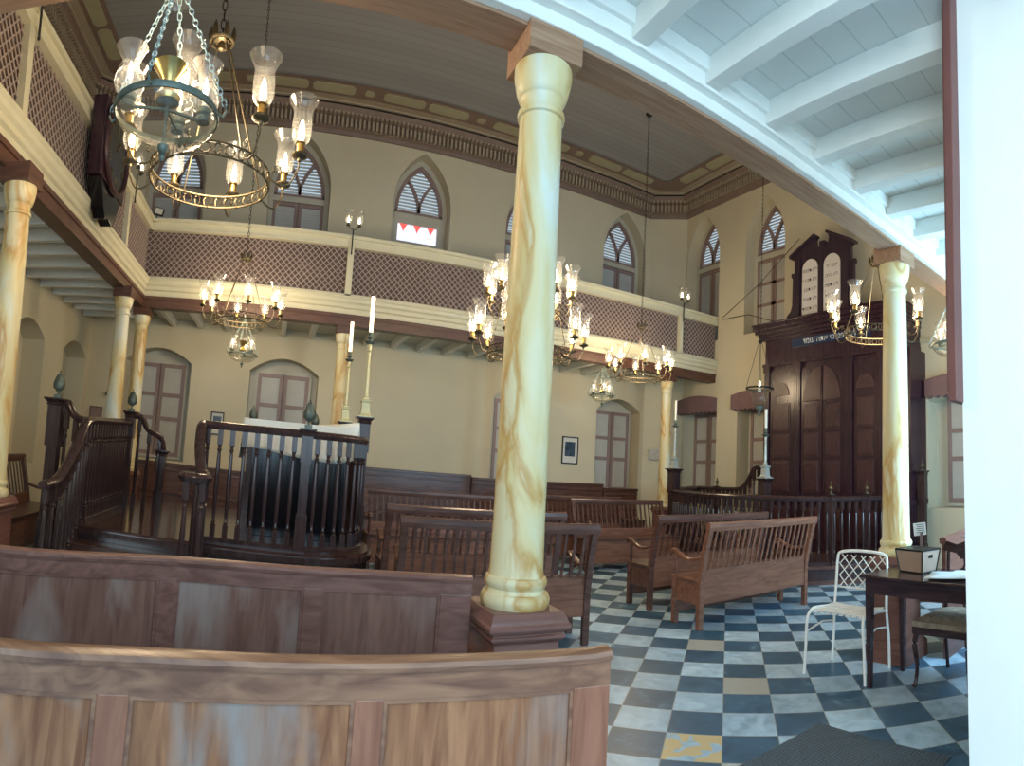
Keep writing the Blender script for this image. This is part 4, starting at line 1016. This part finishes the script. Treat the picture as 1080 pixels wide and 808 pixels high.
# wall benches with solid backs along the far wall
def wallbench(x0, x1, h, label):
    r = empty('wall_bench', label, 'bench', ((x0+x1)/2, YF-.30, 0)); w = (x1-x0)/2
    mb = MB(); mb.box(-w, w, .20, .29, 0, h-.05); mb.build('back', M['bench'], r)
    mb = MB(); mb.box(-w-.01, w+.01, .17, .295, h-.05, h); mb.box(-w, w, .18, .20, h-.14, h-.11); mb.build('top_rail', M['bench'], r, bevel=.006)
    mb = MB(); mb.box(-w, w, -.16, .20, .42, .45); mb.build('seat', M['bench'], r, bevel=.006)
    mb = MB(); mb.box(-w, w, -.13, -.10, 0, .42); mb.build('front_panel', M['bench'], r)
wallbench(-3.0, .85, .92, 'dark red wall bench under the far left windows')
wallbench(.88, 3.9, 1.20, 'high-backed wall bench along the far wall right of the platform')
wallbench(3.93, 7.0, 1.16, 'wall bench below the framed picture behind the nearest column')
wallbench(7.03, 7.95, 1.08, 'short wall bench end at the foot of the far right window')

# ------------------------------------------------------------------ the two panelled pews in front
def pew(label, P, H, stiles, mats, rh=.085, curl=False):
    """P: plan points of the back (left to right), following its gentle bow; the back faces the camera"""
    sp_ = smooth_path([(x, y, 0) for x, y in P], 8); L = [0]
    for a, b in zip(sp_, sp_[1:]): L.append(L[-1]+(b-a).length)
    T = L[-1]; r = empty('panelled_pew', label, 'pew', tuple(sp_[-1]))
    o = sp_[-1]
    def pt(s, off=0):
        k = 0
        while k < len(sp_)-2 and L[k+1] < s: k += 1
        t = (s-L[k])/max(1e-6, L[k+1]-L[k]); p = sp_[k].lerp(sp_[k+1], t); d = (sp_[k+1]-sp_[k]).normalized(); n = Vector((-d.y, d.x, 0))
        return (p - o) + n*off
    def strip(s0, s1, w0, w1, z0, z1, name, mat, parent, bev=0, n=None):
        n = n or max(1, int((s1-s0)/.08)); mb = MB(); vs = []
        for i in range(n+1):
            s = s0+(s1-s0)*i/n; a, b = pt(s, w0), pt(s, w1)
            vs += [(a.x, a.y, z0), (b.x, b.y, z0), (b.x, b.y, z1), (a.x, a.y, z1)]
        fs = [(0, 1, 2, 3), (n*4+3, n*4+2, n*4+1, n*4)]
        for i in range(n):
            for k in range(4): l = (k+1) % 4; fs.append((i*4+k, (i+1)*4+k, (i+1)*4+l, i*4+l))
        mb.add(vs, fs); return mb.build(name, mat, parent, bevel=bev)
    mp, mr, ms = mats
    # top rail: deep board with a rounded, slightly overhanging cap
    strip(0, T, -.0, .045, H-rh, H-.018, 'top_rail', mr, r)
    Pc = [Vector((pt(T*i/40).x, pt(T*i/40).y, H-.012)) for i in range(41)]
    Pc = [q + (pt(T*i/40, .022)-pt(T*i/40)) for i, q in enumerate(Pc)]
    if curl: Pc[-1].z += .004
    MB().sweep(Pc, [(-.032, -.012), (-.036, 0), (-.030, .010), (-.012, .016), (.012, .016), (.030, .010), (.036, 0), (.032, -.012)], smooth=True).build('rail_cap', mr, r)
    strip(0, T, .0, .04, .06, .16, 'bottom_rail', mr, r)
    edges = []
    for a, b in stiles: strip(a*T, b*T, .0, .04, .16, H-rh, 'stile', ms, r, .003); edges.append((a*T, b*T))
    e = sorted(edges)
    for (a, b), (c, d) in zip(e, e[1:]):
        strip(b-.005, c+.005, .014, .028, .15, H-rh+.01, 'panel', mp, r)
        strip(b, c, .004, .016, H-rh-.012, H-rh+.001, 'panel_moulding', mr, r)
        for q0, q1 in ((b, b+.010), (c-.010, c)): strip(q0, q1, .004, .016, .16, H-rh-.012, 'panel_moulding', mr, r)
    strip(.02, T-.02, .045, .43, .42, .45, 'seat', mr, r)
    strip(T-.035, T, .045, .40, .0, .62, 'end_board', ms, r)
    strip(0, T, .0, .04, .0, .06, 'plinth', mr, r)
    return r
def stl(xs, x0, x1): return xs
pew('nearest pew, worn light brown panelled back across the bottom of the photo', [(-.93, .965), (-.56, 1.15), (-.24, 1.32), (.10, 1.41), (.45, 1.445), (.72, 1.435), (.955, 1.405)], .955,
    [(0, .04), (.335, .373), (.645, .682), (.945, 1)], (M['pew'], M['pewrail'], M['pewstile']), .085, True)
pew('second pew, darker grey-brown panelled back ending at the column pedestal', [(-2.0, 1.60), (-1.4, 1.80), (-.96, 2.02), (-.37, 2.40), (.25, 2.52), (.60, 2.53), (.93, 2.49)], .95,
    [(0, .02), (.33, .352), (.565, .59), (.762, .787), (.955, 1)], (M['pew2'], M['pewrail2'], M['pewrail2']), .075)
# pale pew end seen beyond the table
pp = empty('panelled_pew', 'pale wooden pew end beyond the dark table, right of the column', 'pew', (5.1, 2.05, 0))
mb = MB(); mb.box(-.42, .75, .0, .04, 0, .90); mb.build('back', M['ped'], pp)
mb = MB(); mb.sweep([(-.44, .02, .92), (.3, .02, .955), (.77, .02, .965)], [(-.03, -.03), (-.035, .01), (0, .025), (.035, .01), (.03, -.03)]); mb.build('top_rail', M['ped'], pp)
mb = MB(); mb.box(-.40, .72, .04, .40, .42, .45); mb.build('seat', M['ped'], pp)

# ------------------------------------------------------------------ table group on the right
tb = empty('table', 'dark polished side table at the right by the white doorway', 'table', (3.80, 2.33, 0), -.09)
# local: +x away, -y towards the camera
TW, TL = .50, 1.15
mb = MB(); mb.box(-.03, TW+.03, -TL-.03, .03, .735, .755); mb.build('top', M['tblwood'], tb, bevel=.006)
mb = MB(); mb.box(.0, TW, -TL, 0, .63, .735); mb.build('apron', M['tblwood'], tb, bevel=.003)
for x, y in ((.0, 0), (TW-.05, 0), (.0, -TL+.05), (TW-.05, -TL+.05)):
    mb = MB(); mb.add([(x, y-.05, .63), (x+.05, y-.05, .63), (x+.05, y, .63), (x, y, .63), (x+.01, y-.04, 0), (x+.04, y-.04, 0), (x+.04, y-.01, 0), (x+.01, y-.01, 0)], [(0, 3, 2, 1), (4, 5, 6, 7), (0, 1, 5, 4), (1, 2, 6, 5), (2, 3, 7, 6), (3, 0, 4, 7)]); mb.build('leg', M['tblwood'], tb)
# tan box with black edges
bxo = empty('donation_box', 'tapered tan box with black edges and hand hole on the dark table', 'box', (4.11, 2.04, .756), -.25)
def frust(mb, a, b, z0, z1, y=0): 
    mb.add([(-a[0], -a[1], z0), (a[0], -a[1], z0), (a[0], a[1], z0), (-a[0], a[1], z0), (-b[0], -b[1], z1), (b[0], -b[1], z1), (b[0], b[1], z1), (-b[0], b[1], z1)], [(0, 3, 2, 1), (4, 5, 6, 7), (0, 1, 5, 4), (1, 2, 6, 5), (2, 3, 7, 6), (3, 0, 4, 7)])
mb = MB(); frust(mb, (.085, .11), (.108, .135), 0, .155); mb.build('body', M['boxtan'], bxo)
mb = MB(); frust(mb, (.088, .113), (.090, .115), 0, .008); frust(mb, (.110, .137), (.112, .139), .150, .162)
for sx in (-1, 1):
    for sy in (-1, 1): mb.bar((sx*.086, sy*.111, 0), (sx*.109, sy*.136, .155), .010, .010)
mb.build('edging', M['iron'], bxo)
mb = MB(); mb.box(-.022, .022, -.133, -.124, .100, .122); mb.build('hand_hole', M['black'], bxo)
sc = empty('card_holder', 'small printed card on a wooden clip standing behind the tan box', 'sign', (4.22, 2.06, .918))
mb = MB(); mb.box(-.012, .012, -.012, .012, 0, .10); mb.build('clip', M['bench'], sc)
mb = MB(); mb.box(-.006, .0, -.05, .05, .08, .17, Matrix.Rotation(-.1, 4, 'X')); cd = mb.build('card', M['mount'], sc)
mb = MB()
for k in range(5): mb.box(-.0075, -.006, -.038, .03 - .01*(k % 2), .155-.014*k, .160-.014*k, Matrix.Rotation(-.1, 4, 'X'))
mb.build('print', M['text'], cd)
sc.rotation_euler = (0, 0, .5)
for i, (x, y, a, lb) in enumerate(((3.93, 1.64, .25, 'pale blue printed sheet on top of the papers on the dark table'), (4.02, 1.56, -.1, 'lower pale blue sheet sticking out under the other paper on the table'))):
    mb = MB(); vs = []; 
    for u in range(7):
        for v in range(7): vs.append((-.15+.05*u, -.21+.07*v, .0015+.010*(1-i)+.006*sin(u*1.1)*sin(v*.8+i)**2))
    mb.add(vs, [(a_*7+b_, a_*7+b_+7, a_*7+b_+8, a_*7+b_+1) for a_ in range(6) for b_ in range(6)], True)
    o = mb.build('paper_sheet', M['paper'], None, (x, y, .760)); o.rotation_euler = (0, 0, a)
    s = o.modifiers.new('thick', 'SOLIDIFY'); s.thickness = .002; tag(o, lb, 'paper')
# white metal chair
wc = empty('metal_chair', 'white enamelled metal chair with diamond mesh back, left of the table', 'chair', (4.05, 2.64, 0), .08)
# local: back at +x, faces -x
MB().tube(smooth_path([(.20, .27, 0), (.21, .26, .2), (.20, .245, .42), (.22, .24, .62), (.235, .235, .78), (.24, .20, .83), (.245, 0, .845), (.24, -.20, .83), (.235, -.235, .78), (.22, -.24, .62), (.20, -.245, .42), (.21, -.26, .2), (.20, -.27, 0)], 6), .012, 8).build('back_frame', M['wchair'], wc)
for s in (-1, 1):
    MB().tube(smooth_path([(.19, s*.235, .42), (-.12, s*.235, .455), (-.20, s*.24, .44), (-.235, s*.25, .38), (-.235, s*.26, .2), (-.24, s*.27, 0)], 6), .012, 8).build('front_leg', M['wchair'], wc)
    MB().tube([(.20, s*.252, .30), (0, s*.250, .33), (-.232, s*.254, .30)], .007, 6).build('side_stretcher', M['wchair'], wc)
mb = MB()
z0, z1 = .56, .81
for s in (1, -1):
    for k in range(-4, 12):
        a = -.235+k*.09; pts = []
        for j in range(9):
            t = j/8; y = a + s*(t*(z1-z0)) if s > 0 else a + .0 - (t*(z1-z0)) + .0
            if abs(y) <= .232: pts.append((.222+.02*t, y, z0+(z1-z0)*t))
        if len(pts) > 1: mb.tube(pts, .0045, 5)
mb.tube([(.222, -.238, z0), (.222, .238, z0)], .006, 6); mb.build('mesh_back', M['wchair'], wc)
mb = MB()
for k in range(8):
    y = -.20+.057*k; mb.sweep(smooth_path([(.20, y, .43), (.05, y, .42), (-.12, y, .448), (-.19, y, .435)], 4), [(-.019, -.003), (.019, -.003), (.019, .003), (-.019, .003)])
for k in range(7):
    x = -.17+.055*k; zz_ = .452 - .0*k + (-.020 if x > -.1 else 0)
    mb.sweep([(x, -.235, .446), (x, -.1, zz_), (x, .1, zz_), (x, .235, .446)], [(-.017, -.003), (.017, -.003), (.017, .003), (-.017, .003)])
mb.build('strap_seat', M['wchair'], wc)
# upholstered chair tucked under the table
uc = empty('upholstered_chair', 'dark carved chair with floral seat tucked under the table', 'chair', (4.22, 1.78, 0), -.06)
mb = MB()
nn = 8; vs = []; fs = []
for i in range(nn+1):
    for j in range(nn+1):
        u, v = -1+2*i/nn, -1+2*j/nn; vs.append((.25*u, (.235+.02*(-u))*v, .435+.045*(1-u**4)*(1-v**4)))
for i in range(nn):
    for j in range(nn): a = i*(nn+1)+j; fs.append((a, a+nn+1, a+nn+2, a+1))
mb.add(vs, fs, True); mb.box(-.25, .25, -.235, .235, .40, .437); mb.build('seat_cushion', M['floral'], uc)
mb = MB(); mb.box(-.255, .255, -.24, .24, .35, .402); mb.build('seat_frame', M['tblwood'], uc, bevel=.008)
for s in (-1, 1):
    MB().tube(smooth_path([(-.225, s*.21, .36), (-.245, s*.22, .28), (-.225, s*.21, .14), (-.235, s*.22, .03), (-.25, s*.23, 0)], 5), [.024, .024, .024, .023, .022, .021, .020, .019, .018, .017, .016, .015, .015, .015, .014, .014, .014, .015, .016, .017, .018], 8).build('front_leg', M['tblwood'], uc)
    MB().tube(smooth_path([(.26, s*.20, 0), (.235, s*.20, .2), (.235, s*.20, .42), (.26, s*.19, .62), (.30, s*.20, .86), (.31, s*.22, .90)], 5), .015, 8).build('rear_leg', M['tblwood'], uc)
mb = MB(); mb.prism([(-.25, .86), (-.22, .93), (-.12, .905), (-.05, .93), (0, .925), (.05, .93), (.12, .905), (.22, .93), (.25, .86), (.12, .84), (.08, .80), (-.08, .80), (-.12, .84)], lambda u, v, w: (w+(v-.5)*.13, u, v), .24, .262); mb.build('crest_rail', M['tblwood'], uc, bevel=.004)
mb = MB()
for s in (-1, 0, 1):
    mb.tube(smooth_path([(.245, s*.03, .45), (.25, s*.05, .52), (.265, s*.015, .60), (.275, s*.07, .68), (.285, s*.045, .76), (.29, s*.05, .82)], 5), .009, 6)
for s in (-1, 1): mb.ring((0, 0, 0), .03, .007, 14, 5, Matrix.Translation((.275, s*.055, .70)) @ Matrix.Rotation(PI/2, 4, 'Y'))
mb.build('splat', M['tblwood'], uc)
# floor mat
mb = MB(); mb.box(-.62, .62, -.45, .45, 0, .008); o = mb.build('floor_mat', M['mat'], None, (2.48, 1.79, .001), bevel=.003); tag(o, 'dark blue-grey woven-pattern rubber mat on the chequered floor', 'mat')

# ------------------------------------------------------------------ pictures and plaque
def picture(x, z, w, h, label, y=YF):
    r = empty('framed_picture', label, 'picture', (x, y, z))
    mb = MB()
    for a, b, c, d in ((-w, w, h-.02, h), (-w, w, -h, -h+.02), (-w, -w+.02, -h, h), (w-.02, w, -h, h)): mb.box(a, b, -.03, -.001, c, d)
    mb.build('frame', M['iron'], r)
    mb = MB(); mb.box(-w+.015, w-.015, -.012, -.002, -h+.015, h-.015); mb.build('mount', M['mount'], r)
    mb = MB(); mb.box(-w*.62, w*.62, -.014, -.010, -h*.45, h*.62); mb.build('print', M['photo'], r)
picture(-1.10, 1.70, .125, .20, 'small framed picture on the far wall left of the reading desk')
picture(6.17, 1.80, .20, .27, 'framed dark print with white mount on the far wall, right of the nearest column')
r = empty('framed_picture', 'red-brown framed picture in the far left corner behind the newel', 'picture', (-3.52, YF, 1.62))
mb = MB(); mb.box(-.13, .13, -.03, -.001, -.16, .16); mb.build('frame', M['maroon'], r); mb = MB(); mb.box(-.10, .10, -.034, -.03, -.13, .13); mb.build('print', M['mauve'], r)
mb = MB(); mb.box(-.22, .22, -.02, -.001, -.11, .11)
pl = mb.build('stone_plaque', M['plaque'], None, (8.36, 10.70, 1.83), bevel=.004); pl.rotation_euler = (0, 0, -math.atan2(.68, .74)); tag(pl, 'small grey inscribed plaque on the angled corner wall beside the far column', 'plaque')
mb = MB(); mb.lathe([(.0, -.02), (.04, -.02), (.045, 0), (.04, .03), (.02, .05), (0, .05)], 12); mb.bar((0, 0, 0), (0, .05, 0), .02, .02)
tag(mb.build('wall_lamp_bracket', M['bronze'], None, (-3.30, YF-.05, 2.02)), 'small bronze bracket on the far wall beside the left columns', 'bracket')

# ------------------------------------------------------------------ light
w = bpy.data.worlds.new('world'); bpy.context.scene.world = w; w.use_nodes = True
bg = w.node_tree.nodes['Background']; bg.inputs[0].default_value = (.66, .84, 1, 1); bg.inputs[1].default_value = .55
def area(name, loc, rot, sx, sy, power, col):
    l = bpy.data.lights.new(name, 'AREA'); l.shape = 'RECTANGLE'; l.size = sx; l.size_y = sy; l.energy = power; l.color = col
    o = bpy.data.objects.new(name, l); COL.objects.link(o); o.location = loc; o.rotation_euler = rot; return o
# daylight in the near windows' openings and in the doorway behind the camera
DAY = (.42, .74, 1)
for c, p in ((4.98, 125), (7.42, 60)): area('window_daylight', (c, .12, 1.85), (PI/2, 0, 0), 1.2, 1.8, p, DAY)
for c in CX: area('upper_window_daylight', (c, .12, 5.4), (PI/2, 0, 0), 1.1, 2.2, 12, (.85, .90, 1))
area('doorway_daylight', (.5, -1.6, 2.4), (math.radians(78), 0, 0), 4.0, 2.6, 95, (.52, .80, 1))
area('jamb_fill_light', (-3.4, -2.2, 2.2), (PI/2, 0, -math.radians(62)), 2.5, 3.0, 200, (.72, .90, 1))  # added light outside the doorway, aimed to whiten the door jamb
WARM = (1, .76, .48)
for loc, p in (((-.60, 3.62, 3.2), 45), ((-.62, 8.25, 3.25), 34), ((6.05, 8.25, 3.2), 36), ((6.10, 3.58, 3.2), 40), ((2.72, 5.95, 3.2), 80), ((-.585, 2.43, 2.95), 6), ((-.62, 9.32, 2.9), 5), ((5.88, 9.32, 2.9), 5), ((5.86, 2.45, 2.9), 5)):
    light(None, 'lamp_glow', loc, p*1.35, .22, WARM)

# ------------------------------------------------------------------ camera (cylindrical panorama, as the photograph)
cam = bpy.data.cameras.new('camera'); co = bpy.data.objects.new('camera', cam); COL.objects.link(co)
y_, p_, r_ = -.4077, .0909, -.0619
R = Matrix.Rotation(y_, 3, 'Z') @ Matrix.Rotation(p_, 3, 'X') @ Matrix.Rotation(r_, 3, 'Y')
rt, fw, up = R.col[0], R.col[1], R.col[2]
co.matrix_world = Matrix(((rt.x, up.x, -fw.x, 0), (rt.y, up.y, -fw.y, 0), (rt.z, up.z, -fw.z, 1.42), (0, 0, 0, 1)))
cam.type = 'PANO'; cam.panorama_type = 'CENTRAL_CYLINDRICAL'; cam.central_cylindrical_radius = 1
cam.central_cylindrical_range_u_min = -540/610; cam.central_cylindrical_range_u_max = 540/610
cam.central_cylindrical_range_v_min = (-404+26.7)/663.6; cam.central_cylindrical_range_v_max = (404+26.7)/663.6
cam.clip_start = .05; cam.clip_end = 100
sc_ = bpy.context.scene; sc_.camera = co
sc_.view_settings.view_transform = 'Standard'; sc_.view_settings.look = 'None'; sc_.view_settings.gamma = 1; sc_.view_settings.use_curve_mapping = False
sc_.view_settings.exposure = .52
sc_.cycles.max_bounces = 8; sc_.cycles.diffuse_bounces = 4; sc_.cycles.transparent_max_bounces = 16; sc_.cycles.sample_clamp_indirect = 6
